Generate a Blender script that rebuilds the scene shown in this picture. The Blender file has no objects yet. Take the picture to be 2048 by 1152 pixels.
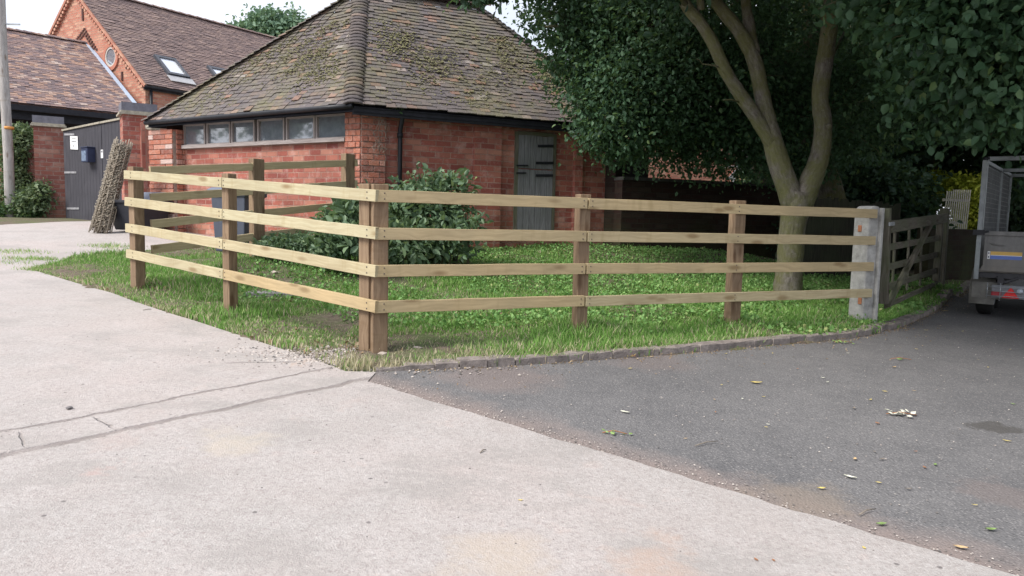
import bpy, bmesh, math, random
import numpy as np
from mathutils import Vector, Matrix
rng = np.random.default_rng(7); random.seed(7)
S = bpy.context.scene; COL = S.collection

# ------------------------------------------------------------------ camera
F = 1500.0; CX, CY = 1024, 576
PITCH = math.atan(143/1500.0); ROLL = math.radians(1.26)
CAM = np.array([0, 0, 1.07])
fw = np.array([0, math.cos(PITCH), -math.sin(PITCH)]); r0 = np.array([1., 0, 0]); u0 = np.cross(r0, fw)
rt = r0*math.cos(ROLL)+u0*math.sin(ROLL); up = -r0*math.sin(ROLL)+u0*math.cos(ROLL)
cam = bpy.data.cameras.new('camera'); camo = bpy.data.objects.new('camera', cam); COL.objects.link(camo)
M = Matrix.Identity(4)
for i in range(3):
    M[i][0], M[i][1], M[i][2], M[i][3] = rt[i], up[i], -fw[i], CAM[i]
camo.matrix_world = M
cam.sensor_width = 36; cam.lens = F/2048*36; cam.clip_end = 1000; cam.clip_start = 0.05
S.camera = camo
# ------------------------------------------------------------------ world and sun
SUN_AZ, SUN_EL = math.radians(-122), math.radians(48)     # azimuth from +Y, clockwise
w = bpy.data.worlds.new("World"); S.world = w; w.use_nodes = True
nt = w.node_tree; nt.nodes.clear()
sky = nt.nodes.new('ShaderNodeTexSky'); sky.sky_type = 'NISHITA'; sky.sun_disc = False
sky.sun_elevation = SUN_EL; sky.sun_rotation = SUN_AZ; sky.dust_density = 3; sky.air_density = 1.2
sc = nt.nodes.new('ShaderNodeVectorMath'); sc.operation = 'SCALE'; sc.inputs['Scale'].default_value = 0.10
tc = nt.nodes.new('ShaderNodeTexCoord'); no = nt.nodes.new('ShaderNodeTexNoise')
no.inputs['Scale'].default_value = 2.2; no.inputs['Detail'].default_value = 6
rp = nt.nodes.new('ShaderNodeMapRange'); rp.inputs[1].default_value = .3; rp.inputs[2].default_value = .62
rp.inputs[3].default_value = .55; rp.inputs[4].default_value = 1.0
mx = nt.nodes.new('ShaderNodeMix'); mx.data_type = 'RGBA'
bg = nt.nodes.new('ShaderNodeBackground'); wo = nt.nodes.new('ShaderNodeOutputWorld')
L = nt.links.new
L(sky.outputs[0], sc.inputs[0]); L(tc.outputs['Generated'], no.inputs['Vector']); L(no.outputs[0], rp.inputs[0])
L(rp.outputs[0], mx.inputs['Factor']); L(sc.outputs[0], mx.inputs['A']); mx.inputs['B'].default_value = (.76, .79, .88, 1)
L(mx.outputs['Result'], bg.inputs[0]); bg.inputs['Strength'].default_value = 1.0; L(bg.outputs[0], wo.inputs[0])
sd = bpy.data.lights.new('sun', 'SUN'); sd.energy = 2.9; sd.angle = math.radians(24); sd.color = (1, .95, .88)
so = bpy.data.objects.new('sun', sd); COL.objects.link(so)
sdir = Vector((math.sin(SUN_AZ)*math.cos(SUN_EL), math.cos(SUN_AZ)*math.cos(SUN_EL), math.sin(SUN_EL)))
so.rotation_euler = sdir.to_track_quat('Z', 'Y').to_euler(); so.location = (0, 0, 30)
S.view_settings.view_transform = 'Standard'; S.view_settings.look = 'None'
S.view_settings.exposure = 0.64; S.view_settings.gamma = 1
S.render.engine = 'CYCLES'

# ------------------------------------------------------------------ measuring helpers (photo pixel -> place in the yard)
def ray(px, py):
    d = fw*F+rt*(px-CX)-up*(py-CY); return d/np.linalg.norm(d)
def at(px, py, Y):
    d = ray(px, py); return CAM+d*(Y/d[1])
GA, GB, GX, GY = -.0245, .0434, -1.055, 5.72
def plane(x, y):
    return GA*(np.clip(x, -24, 26)-GX)+GB*(np.clip(y, -8, 34)-GY)
_ctl = []
for px, py, Y in [(508,520,8.9),(690,512,10.3),(430,474,13.47),(1150,490,13.6),(900,498,12.5),(1575,588,9.4),(245,447,15.5),(285,560,8.05),
                  (460,618,6.85),(1163,655,6.55),(1468,640,7.2),(1735,638,7.8),(340,460,14.2),(1350,500,13.5),(1880,563,10.4)]:
    p = at(px, py, Y); _ctl.append((p[0], p[1], p[2]-plane(p[0], p[1])))
def ph(px, py):
    d = ray(px, py); t = (plane(0, 0)-CAM[2])/(d[2]-GA*d[0]-GB*d[1]); return CAM+d*t
LEFT_EDGE = [(690,742),(640,723),(500,677),(350,630),(200,580),(120,556),(62,539)]
KERB = [(752,742),(812,739),(870,737),(980,733),(1090,726),(1190,718),(1300,711),(1400,703),(1500,694),(1600,685),(1700,676),(1755,668),(1800,655),(1850,632),(1900,605),(1925,586),(1950,568)]
def dens_line(L, k=5): return [(a[0]+(b[0]-a[0])*i/k, a[1]+(b[1]-a[1])*i/k) for a, b in zip(L[:-1], L[1:]) for i in range(k)]+[L[-1]]
for q in dens_line(LEFT_EDGE, 7)+dens_line(KERB, 3)+[(0,527),(105,440),(0,440),(300,900),(1024,1100),(1700,900),(1975,630),(2048,700)]:
    p = ph(*q); _ctl.append((p[0], p[1], 0.0))
for x, y in [(-20,10),(-20,30),(20,30),(0,34),(20,8),(8,0),(-8,0),(-14,14),(14,16),(0,-8)]:
    _ctl.append((x, y, 0 if y < 25 else .1))
_ctl = np.array(_ctl)
def G(x, y):
    x = np.asarray(x, float); y = np.asarray(y, float); sh = x.shape; xf = x.ravel(); yf = y.ravel(); out = np.empty(len(xf))
    for a in range(0, len(xf), 20000):
        X = xf[a:a+20000, None]; Yy = yf[a:a+20000, None]
        wgt = 1/((X-_ctl[:, 0])**2+(Yy-_ctl[:, 1])**2+.06)**1.9
        out[a:a+20000] = (wgt*_ctl[:, 2]).sum(1)/wgt.sum(1)
    out = out.reshape(sh)+plane(x, y)
    return float(out) if sh == () else out
def gp(px, py):
    d = ray(px, py); t = 1.5
    for i in range(4000):
        p = CAM+d*t
        if p[2] <= G(p[0], p[1]): break
        t += .02
    return p
def linepx(a, b, px):
    "parameter along plan line a->b that shows at pixel column px (near the horizon)"
    d = ray(px, 430); k = d[0]/d[1]
    return (k*a[1]-a[0])/((b[0]-a[0])-k*(b[1]-a[1]))
def onwall(a, b, px, py):
    "point on the vertical plane through plan points a, b"
    d = ray(px, py); n = np.array([b[1]-a[1], -(b[0]-a[0])]); t = ((a[0]-CAM[0])*n[0]+(a[1]-CAM[1])*n[1])/(d[0]*n[0]+d[1]*n[1])
    return CAM+d*t

# ------------------------------------------------------------------ node helpers
class MT:
    def __init__(s, name, rough=.8, spec=.3):
        s.m = bpy.data.materials.new(name); s.m.use_nodes = True; s.t = s.m.node_tree; s.b = s.t.nodes['Principled BSDF']
        s.b.inputs['Roughness'].default_value = rough; s.b.inputs['Specular IOR Level'].default_value = spec
    def n(s, ty, outp=0, props=None, **kw):
        nd = s.t.nodes.new('ShaderNode'+ty)
        for k, v in (props or {}).items(): setattr(nd, k, v)
        for k, v in kw.items():
            k2 = int(k[1:]) if k[0] == 'i' and k[1:].isdigit() else k.replace('_', ' ')
            s.put(nd.inputs[k2], v)
        return nd.outputs[outp]
    def put(s, sock, v):
        if isinstance(v, bpy.types.NodeSocket): s.t.links.new(v, sock)
        else:
            if isinstance(v, (tuple, list)) and len(v) == 3 and sock.type == 'RGBA': v = (*v, 1)
            sock.default_value = v
    def co(s, which='Object'): return s.n('TexCoord', which)
    def geo(s): return s.n('NewGeometry', 'Position')
    def attr(s, name): return s.n('Attribute', 'Color', {'attribute_name': name})
    def noise(s, v, scale, detail=4, rough=.55, outp='Fac', dist=0): return s.n('TexNoise', outp, Vector=v, Scale=scale, Detail=detail, Roughness=rough, Distortion=dist)
    def ramp(s, f, a, b, c=0., d=1.): return s.n('MapRange', 0, None, i0=f, i1=a, i2=b, i3=c, i4=d)
    def mix(s, f, a, b, bt='MIX'):
        nd = s.t.nodes.new('ShaderNodeMix'); nd.data_type = 'RGBA'; nd.blend_type = bt
        s.put(nd.inputs['Factor'], f); s.put(nd.inputs['A'], a); s.put(nd.inputs['B'], b); return nd.outputs['Result']
    def ma(s, op, a, b=0., c=0.): return s.n('Math', 0, {'operation': op}, i0=a, i1=b, i2=c)
    def scale(s, v, xyz): return s.n('Mapping', 0, None, Vector=v, Scale=xyz)
    def bump(s, h, dist=.01, strength=1.): s.put(s.b.inputs['Normal'], s.n('Bump', 0, None, Height=h, Distance=dist, Strength=strength))
    def col(s, c): s.put(s.b.inputs['Base Color'], c)
MATS = {}
def simple(name, c, rough=.7, var=.25, sc=8, metal=0, spec=.3, bump=.002):
    if name in MATS: return MATS[name]
    m = MT(name, rough, spec); g = m.geo(); f = m.noise(g, sc, 6, .65)
    m.col(m.mix(m.ramp(f, .3, .7), tuple(x*(1-var) for x in c), tuple(min(1, x*(1+var)) for x in c)))
    m.b.inputs['Metallic'].default_value = metal
    if bump: m.bump(m.noise(g, sc*6, 4), bump)
    MATS[name] = m.m; return m.m

def mat_brick(name, c1, c2, mortar, bw=.255, bh=.0905, mt=.009, stain=(.62,.55,.52), stain_amt=.4, dark=.35, moss=0.):
    m = MT(name, .9, .2); uv = m.n('UVMap', 0); g = m.geo()
    wob = m.noise(uv, 3, 2, .5, 'Color'); v = m.n('VectorMath', 0, {'operation': 'MULTIPLY_ADD'}, i0=wob, i1=(.04, .012, 0), i2=uv)
    jit = m.noise(uv, 40, 2, .5, 'Color'); v = m.n('VectorMath', 0, {'operation': 'MULTIPLY_ADD'}, i0=jit, i1=(.006, .006, 0), i2=v)
    def br(**k): 
        nd = m.t.nodes.new('ShaderNodeTexBrick'); nd.offset = .5; nd.squash = 1
        m.put(nd.inputs['Vector'], v)
        for a, b in dict(Scale=1., Mortar_Size=mt, Mortar_Smooth=.25, Bias=0., Brick_Width=bw, Row_Height=bh).items(): nd.inputs[a.replace('_', ' ')].default_value = b
        m.put(nd.inputs['Color1'], k['a']); m.put(nd.inputs['Color2'], k['b']); m.put(nd.inputs['Mortar'], k['c']); return nd
    nm_ = m.noise(g, 5, 5, .7); b1 = br(a=c1, b=c2, c=m.mix(m.ramp(nm_, .4, .55), mortar, tuple(q*.5 for q in mortar))); b2 = br(a=(0, 0, 0), b=(1, 1, 1), c=(.5, .5, .5))  # darker mortar patches stand for shadow lines under the bricks
    n1 = m.noise(g, 1.7, 5, .6); n2 = m.noise(g, 7, 6, .7); n3 = m.noise(g, 60, 3, .7)
    c = m.mix(m.ramp(n3, .3, .75, 0, .45), b1.outputs[0], (c2[0]*.5, c2[1]*.5, c2[2]*.5))
    per = m.n('TexWhiteNoise', 'Value', {'noise_dimensions': '1D'}, W=m.ma('MULTIPLY', b2.outputs[0], 91.7))
    c = m.mix(m.ramp(per, .45, .95, 0, .7), c, (c1[0]*1.1, c1[1]*1.6, c1[2]*1.6))
    c = m.mix(m.ramp(n1, .35, .7, 0, dark), c, (c2[0]*.35, c2[1]*.42, c2[2]*.45))
    c = m.mix(m.ramp(n2, .52, .72, 0, stain_amt), c, stain)
    if moss:
        z = m.n('SeparateXYZ', 2, None, i0=g); mm = m.ma('MULTIPLY', m.ramp(z, 1.3, .4), m.ramp(n1, .35, .6)); c = m.mix(m.ma('MULTIPLY', mm, moss), c, (.10, .13, .05))
    m.col(c)
    h = m.ma('SUBTRACT', m.ma('MULTIPLY', n2, .5), m.ma('MULTIPLY', b1.outputs[1], 1.)); h = m.ma('ADD', h, m.ma('MULTIPLY', per, .35)); h = m.ma('ADD', h, m.ma('MULTIPLY', n3, .25))
    m.bump(h, .014, .9); return m.m
def mat_tile(name, cols, moss=.0, mosscol=(.10,.12,.035), lich=.2, mscale=.9):
    "clay tiles: one random tint per tile in the 'tint' attribute"
    m = MT(name, .85, .25); g = m.geo(); t = m.n('SeparateColor', 0, None, i0=m.attr('tint'))
    cr = m.t.nodes.new('ShaderNodeValToRGB'); m.put(cr.inputs[0], t); e = cr.color_ramp.elements
    while len(e) < len(cols): e.new(.5)
    for i, (p, c) in enumerate(cols): e[i].position = p; e[i].color = (*c, 1)
    n2 = m.noise(g, 22, 5, .7); n1 = m.noise(g, mscale, 5, .65, dist=.4); n4 = m.noise(g, 9, 5, .7)
    c = m.mix(m.ramp(n2, .35, .7, 0, .55), cr.outputs[0], (.09, .08, .08))
    c = m.mix(m.ma('MULTIPLY', m.ramp(n4, .6, .7), lich), c, (.42, .40, .36))
    if moss: c = m.mix(m.ma('MULTIPLY', m.ma('MULTIPLY', m.ramp(n1, .42, .6), m.ramp(n4, .38, .6, .25, 1)), moss), c, mosscol)
    m.col(c); m.bump(m.ma('ADD', n2, m.noise(g, 120, 3, .7)), .006); return m.m
def mat_wood(name, c1, c2, knots=True, gs=1., rough=.75, green=0., tan=None):
    m = MT(name, rough, .25); uv = m.n('UVMap', 0); v = m.scale(uv, (1.6*gs, 26*gs, 1))
    warp = m.noise(uv, 3, 2, .5, 'Color'); v = m.n('VectorMath', 0, {'operation': 'MULTIPLY_ADD'}, i0=warp, i1=(.6, 3., 0), i2=v)
    n1 = m.noise(v, 1.6, 5, .6); n2 = m.noise(m.scale(uv, (3, 160, 1)), 1, 3, .6); n3 = m.noise(m.geo(), 2.5, 3)
    f = m.ma('ADD', m.ma('MULTIPLY', n1, .7), m.ma('MULTIPLY', n2, .3))
    c = m.mix(m.ramp(f, .40, .60), c1, c2)
    if tan: c = m.mix(m.n('SeparateColor', 0, None, i0=m.attr('tint')), c, m.mix(m.ramp(f, .40, .60), tan, tuple(q*.78 for q in tan)))
    if knots:
        k = m.n('TexVoronoi', 'Distance', None, Vector=m.scale(uv, (2.5, 8, 1)), Scale=1.); c = m.mix(m.ramp(k, .24, .10, 0, .8), c, (c2[0]*.55, c2[1]*.42, c2[2]*.32)); st_ = m.noise(m.scale(uv, (9, 2, 1)), 1, 3, .6); c = m.mix(m.ramp(st_, .56, .72, 0, .45), c, (c2[0]*.75, c2[1]*.66, c2[2]*.5))
    if green: c = m.mix(m.ramp(n3, .4, .65, 0, green), c, (.16, .22, .10))
    c = m.mix(m.ramp(n3, .35, .65, .0, .3), c, tuple(x*.62 for x in c2))
    m.col(c); m.bump(f, .003, .6); return m.m
def mat_leaf(name, stops, rough=.55, trans=.35, spec=.35):
    m = MT(name, rough, spec); t = m.n('SeparateColor', 0, None, i0=m.attr('tint'))
    cr = m.t.nodes.new('ShaderNodeValToRGB'); m.put(cr.inputs[0], t); e = cr.color_ramp.elements
    while len(e) < len(stops): e.new(.5)
    for i, (p, c) in enumerate(stops): e[i].position = p; e[i].color = (*c, 1)
    m.col(cr.outputs[0]); tr = m.n('BsdfTranslucent', 0, None, Color=m.mix(.5, cr.outputs[0], (.14, .2, .03)))
    ms = m.t.nodes.new('ShaderNodeMixShader'); ms.inputs[0].default_value = trans
    m.t.links.new(m.b.outputs[0], ms.inputs[1]); m.t.links.new(tr, ms.inputs[2]); m.t.links.new(ms.outputs[0], m.t.nodes['Material Output'].inputs[0]); return m.m

# ------------------------------------------------------------------ mesh builder
def V(*a): return np.array(a, float)
class MB:
    def __init__(s): s.v = []; s.f = []; s.uv = []; s.t = []; s.sm = []
    def face(s, pts, uv, tint=.5, smooth=False):
        k = len(s.v); s.v += [tuple(p) for p in pts]; s.f.append(tuple(range(k, k+len(pts)))); s.uv += list(uv); s.t += [tint]*len(pts); s.sm.append(smooth)
    def mesh(s, vs, fs, uvs, tint=.5, smooth=False):
        k = len(s.v); s.v += [tuple(p) for p in vs]; s.t += [tint]*len(vs)
        for f, u in zip(fs, uvs): s.f.append(tuple(k+i for i in f)); s.uv += list(u); s.sm.append(smooth)
    def obox(s, c, ex, ey, ez, tint=None, uo=None):
        "box: centre, three half-axis vectors; UV in metres, u along ex"
        c = V(*c); ex, ey, ez = V(*ex), V(*ey), V(*ez); lx, ly, lz = [2*np.linalg.norm(e) for e in (ex, ey, ez)]
        if tint is None: tint = random.random()
        o = (random.random()*9, random.random()*9) if uo is None else uo
        P = [c+a*ex+b*ey+d*ez for a in (-1, 1) for b in (-1, 1) for d in (-1, 1)]
        fs = [(0,4,5,1),(6,2,3,7),(2,6,4,0),(1,5,7,3),(0,1,3,2),(4,6,7,5)]
        dm = [(lx,lz),(lx,lz),(lx,ly),(lx,ly),(lz,ly),(ly,lz)]
        uvs = []
        for i, (a, b) in enumerate(dm):
            oo = (o[0], o[1]+i*.37)
            if i == 0: u = [(0,0),(a,0),(a,b),(0,b)]
            elif i == 1: u = [(a,0),(0,0),(0,b),(a,b)]
            elif i == 2: u = [(0,b),(a,b),(a,0),(0,0)]
            elif i == 3: u = [(0,0),(a,0),(a,b),(0,b)]
            elif i == 4: u = [(0,0),(a,0),(a,b),(0,b)]
            else: u = [(0,0),(a,0),(a,b),(0,b)]
            uvs.append([(oo[0]+p, oo[1]+q) for p, q in u])
        s.mesh(P, fs, uvs, tint)
    def box(s, x0, x1, y0, y1, z0, z1, **k):
        s.obox(((x0+x1)/2, (y0+y1)/2, (z0+z1)/2), ((x1-x0)/2, 0, 0), (0, (y1-y0)/2, 0), (0, 0, (z1-z0)/2), **k)
    def beam(s, p0, p1, w, h, upv=(0, 0, 1), seg=1, wob=0., tint=None):
        "beam p0->p1, w across (horizontal), h along upv; slightly warped"
        p0, p1 = V(*p0), V(*p1); d = p1-p0; Ln = np.linalg.norm(d); d = d/Ln; sd = np.cross(d, V(*upv)); sd /= np.linalg.norm(sd); uu = np.cross(sd, d)
        if tint is None: tint = random.random()
        o = (random.random()*9, random.random()*9); rings = []
        for i in range(seg+1):
            c = p0+d*Ln*i/seg+(sd*random.uniform(-wob, wob)+uu*random.uniform(-wob, wob) if 0 < i < seg else 0)
            rings.append([c+a*sd*w/2+b*uu*h/2 for a, b in ((-1, -1), (1, -1), (1, 1), (-1, 1))])
        vs = [p for r in rings for p in r]; fs = []; uvs = []; per = [0, w, w+h, 2*w+h, 2*w+2*h]
        for i in range(seg):
            for j in range(4):
                a, b = i*4+j, i*4+(j+1) % 4; fs.append((a, b, b+4, a+4)); x0, x1 = Ln*i/seg, Ln*(i+1)/seg
                uvs.append([(o[0]+x0, o[1]+per[j]), (o[0]+x0, o[1]+per[j+1]), (o[0]+x1, o[1]+per[j+1]), (o[0]+x1, o[1]+per[j])])
        n = seg*4; fs += [(3, 2, 1, 0), (n, n+1, n+2, n+3)]; uvs += [[(o[0], o[1]), (o[0]+w, o[1]), (o[0]+w, o[1]+h), (o[0], o[1]+h)]]*2
        s.mesh(vs, fs, uvs, tint)
    def tube(s, pts, rad, n=8, tint=.5, smooth=True, rough=0., cap=True):
        pts = [V(*p) for p in pts]; rad = rad if hasattr(rad, '__len__') else [rad]*len(pts); vs = []; fs = []; uvs = []; a = None; ln = 0; Ls = []
        for i, p in enumerate(pts):
            d = pts[min(i+1, len(pts)-1)]-pts[max(i-1, 0)]; d = d/(np.linalg.norm(d)+1e-9)
            if i: ln += np.linalg.norm(p-pts[i-1])
            Ls.append(ln)
            if a is None: a = np.cross(d, V(0, 0, 1) if abs(d[2]) < .9 else V(1, 0, 0))
            a = a-d*np.dot(a, d); a /= np.linalg.norm(a); b = np.cross(d, a)
            for j in range(n):
                t = 2*math.pi*j/n; rr = rad[i]*(1+random.uniform(-rough, rough)); vs.append(p+rr*(a*math.cos(t)+b*math.sin(t)))
        for i in range(len(pts)-1):
            for j in range(n):
                k = (j+1) % n; fs.append((i*n+j, i*n+k, (i+1)*n+k, (i+1)*n+j)); R = rad[i]*6.28
                uvs.append([(Ls[i], R*j/n), (Ls[i], R*(j+1)/n), (Ls[i+1], R*(j+1)/n), (Ls[i+1], R*j/n)])
        if cap:
            fs += [tuple(range(n-1, -1, -1)), tuple(range((len(pts)-1)*n, len(pts)*n))]; uvs += [[(0, 0)]*n]*2
        s.mesh(vs, fs, uvs, tint, smooth)
    def prism(s, poly, z0, z1, tint=.5):
        "vertical extrusion of a counter-clockwise plan polygon"
        n = len(poly); u = 0
        for i in range(n):
            a, b = poly[i], poly[(i+1) % n]; l = math.hypot(b[0]-a[0], b[1]-a[1])
            s.face([(a[0], a[1], z0), (b[0], b[1], z0), (b[0], b[1], z1), (a[0], a[1], z1)], [(u, z0), (u+l, z0), (u+l, z1), (u, z1)], tint); u += l
        s.face([(p[0], p[1], z1) for p in poly], [(p[0], p[1]) for p in poly], tint)
        s.face([(p[0], p[1], z0) for p in reversed(poly)], [(p[0], p[1]) for p in reversed(poly)], tint)
    def build(s, name, mat, parent=None, bevel=0., **kw):
        me = bpy.data.meshes.new(name); me.from_pydata(s.v, [], s.f)
        ul = me.uv_layers.new(name='UVMap'); ul.data.foreach_set('uv', np.array(s.uv, np.float32).ravel())
        at_ = me.attributes.new('tint', 'FLOAT_COLOR', 'POINT'); t = np.array(s.t, np.float32); at_.data.foreach_set('color', np.stack([t, t, t, np.ones_like(t)], 1).ravel())
        me.polygons.foreach_set('use_smooth', s.sm); me.update()
        return link(name, me, mat, parent, bevel, **kw)
def link(name, me, mat, parent=None, bevel=0., **kw):
    me.materials.append(mat); o = bpy.data.objects.new(name, me); COL.objects.link(o)
    if parent is not None:
        o.parent = parent
        if parent.type == 'EMPTY': o.matrix_parent_inverse = parent.matrix_basis.inverted()
    if bevel:
        b = o.modifiers.new('bevel', 'BEVEL'); b.width = bevel; b.segments = 2; b.limit_method = 'ANGLE'; b.harden_normals = False
    for k, v in kw.items(): o[k] = v
    return o
def thing(name, label, cat, loc, group=None):
    o = bpy.data.objects.new(name, None); COL.objects.link(o); o.location = tuple(map(float, loc)); o.empty_display_size = .1
    o.matrix_basis = Matrix.Translation(Vector(tuple(map(float, loc))))
    o['label'] = label; o['category'] = cat
    if group: o['group'] = group
    return o
def npmesh(name, vs, loops, nper, tint, mat, parent=None, uv=None, smooth=False, **kw):
    "fast mesh: vs (N,3), loops flat vertex index, nper verts per face"
    me = bpy.data.meshes.new(name); me.vertices.add(len(vs)); me.vertices.foreach_set('co', np.asarray(vs, np.float32).ravel())
    nf = len(loops)//nper; me.loops.add(len(loops)); me.loops.foreach_set('vertex_index', np.asarray(loops, np.int32))
    me.polygons.add(nf); me.polygons.foreach_set('loop_start', np.arange(0, len(loops), nper, dtype=np.int32)); me.polygons.foreach_set('loop_total', np.full(nf, nper, np.int32))
    me.update(calc_edges=True); t = np.asarray(tint, np.float32)
    a = me.attributes.new('tint', 'FLOAT_COLOR', 'POINT'); a.data.foreach_set('color', np.stack([t, t, t, np.ones_like(t)], 1).ravel())
    if smooth: me.polygons.foreach_set('use_smooth', np.ones(nf, bool))
    return link(name, me, mat, parent, **kw)
def unit(a): return a/(np.linalg.norm(a, axis=-1, keepdims=True)+1e-9)
def leaves(name, P, size, mat, parent=None, out=None, droop=.5, tint=None, wide=.62, fold=.25, spread=1.0, **kw):
    "one folded six-sided leaf at every point of P"
    n = len(P); ax = unit(rng.normal(size=(n, 3))*spread+(out if out is not None else 0)+np.array([0, 0, -droop]))
    nn = unit(np.cross(ax, rng.normal(size=(n, 3)))); nn[:, 2] = np.where(nn[:, 2] < 0, -nn[:, 2], nn[:, 2]); nn = unit(nn+np.array([0, 0, .5])); sd = unit(np.cross(nn, ax)); nn = np.cross(ax, sd)
    sz = size*rng.uniform(.45, 1.4, (n, 1)) if np.isscalar(size) else size[:, None]
    b = P; wv = sd*sz*wide*.5; fo = nn*sz*fold*.4
    vs = np.stack([b, b+ax*sz*.35+wv+fo, b+ax*sz*.72+wv*.75+fo*.7, b+ax*sz-nn*sz*.12, b+ax*sz*.72-wv*.75+fo*.7, b+ax*sz*.35-wv+fo], 1).reshape(-1, 3)
    k = np.arange(n)[:, None]*6; lp = np.concatenate([k+np.array([0, 1, 2, 3]), k+np.array([0, 3, 4, 5])], 1).ravel()
    if tint is None: tint = np.clip(rng.normal(.5, .22, n), 0, 1)
    return npmesh(name, vs, lp, 4, np.repeat(tint, 6), mat, parent, **kw)
def crown_points(lobes, per, spray=.3, shell=.55, leafper=14):
    "points gathered in sprays through the volume of ellipsoid lobes; lobe = (centre, (rx,ry,rz), weight)"
    Ps = []; Os = []; Ts = []
    for c, r, wgt in lobes:
        c = np.array(c, float); r = np.array(r, float); n = max(1, int(per*wgt/leafper))
        d = unit(rng.normal(size=(n, 3))); rad = shell+(1-shell)*rng.uniform(0, 1, n)**.5; rad *= 1+.16*np.sin(d[:, 0]*7+c[0]*3)*np.cos(d[:, 2]*6+c[1])
        cc = c+d*r*rad[:, None]; st = rng.normal(0, .14, n)
        p = cc[:, None, :]+rng.normal(size=(n, leafper, 3))*spray*np.array([1, 1, .6]); Ps.append(p.reshape(-1, 3)); Os.append(np.repeat(d*.7, leafper, 0)); Ts.append(np.repeat(st, leafper))
    P = np.concatenate(Ps); O = np.concatenate(Os); T = np.clip(.5+np.concatenate(Ts)+rng.normal(0, .16, len(P)), 0, 1); return P, O, T
def inpoly(x, y, poly):
    c = np.zeros(np.shape(x), bool); n = len(poly); j = n-1
    for i in range(n):
        xi, yi = poly[i][:2]; xj, yj = poly[j][:2]
        c ^= ((yi > y) != (yj > y)) & (x < (xj-xi)*(y-yi)/(yj-yi+1e-12)+xi); j = i
    return c
def sheet(name, poly, mat, dz, step=.22, **kw):
    "a flat-lying sheet that follows the terrain, cut to the polygon"
    bm = bmesh.new(); bm.faces.new([bm.verts.new((p[0], p[1], 0)) for p in poly])
    xs = [p[0] for p in poly]; ys = [p[1] for p in poly]
    for ax, lo, hi in ((0, min(xs), max(xs)), (1, min(ys), max(ys))):
        t = lo+step
        while t < hi:
            co = (t, 0, 0) if ax == 0 else (0, t, 0); no_ = (1, 0, 0) if ax == 0 else (0, 1, 0)
            bmesh.ops.bisect_plane(bm, geom=bm.verts[:]+bm.edges[:]+bm.faces[:], plane_co=co, plane_no=no_); t += step*(1 if abs(t) < 12 else 4)
    bmesh.ops.triangulate(bm, faces=bm.faces[:])
    X = np.array([v.co.x for v in bm.verts]); Y = np.array([v.co.y for v in bm.verts]); Z = G(X, Y)+dz
    for v, z in zip(bm.verts, Z): v.co.z = z
    for f in bm.faces: f.smooth = True
    bmesh.ops.recalc_face_normals(bm, faces=bm.faces[:])
    if sum(f.normal.z for f in bm.faces) < 0: bmesh.ops.reverse_faces(bm, faces=bm.faces[:])
    me = bpy.data.meshes.new(name); bm.to_mesh(me); bm.free(); return link(name, me, mat, kind='structure', **kw)

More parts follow.
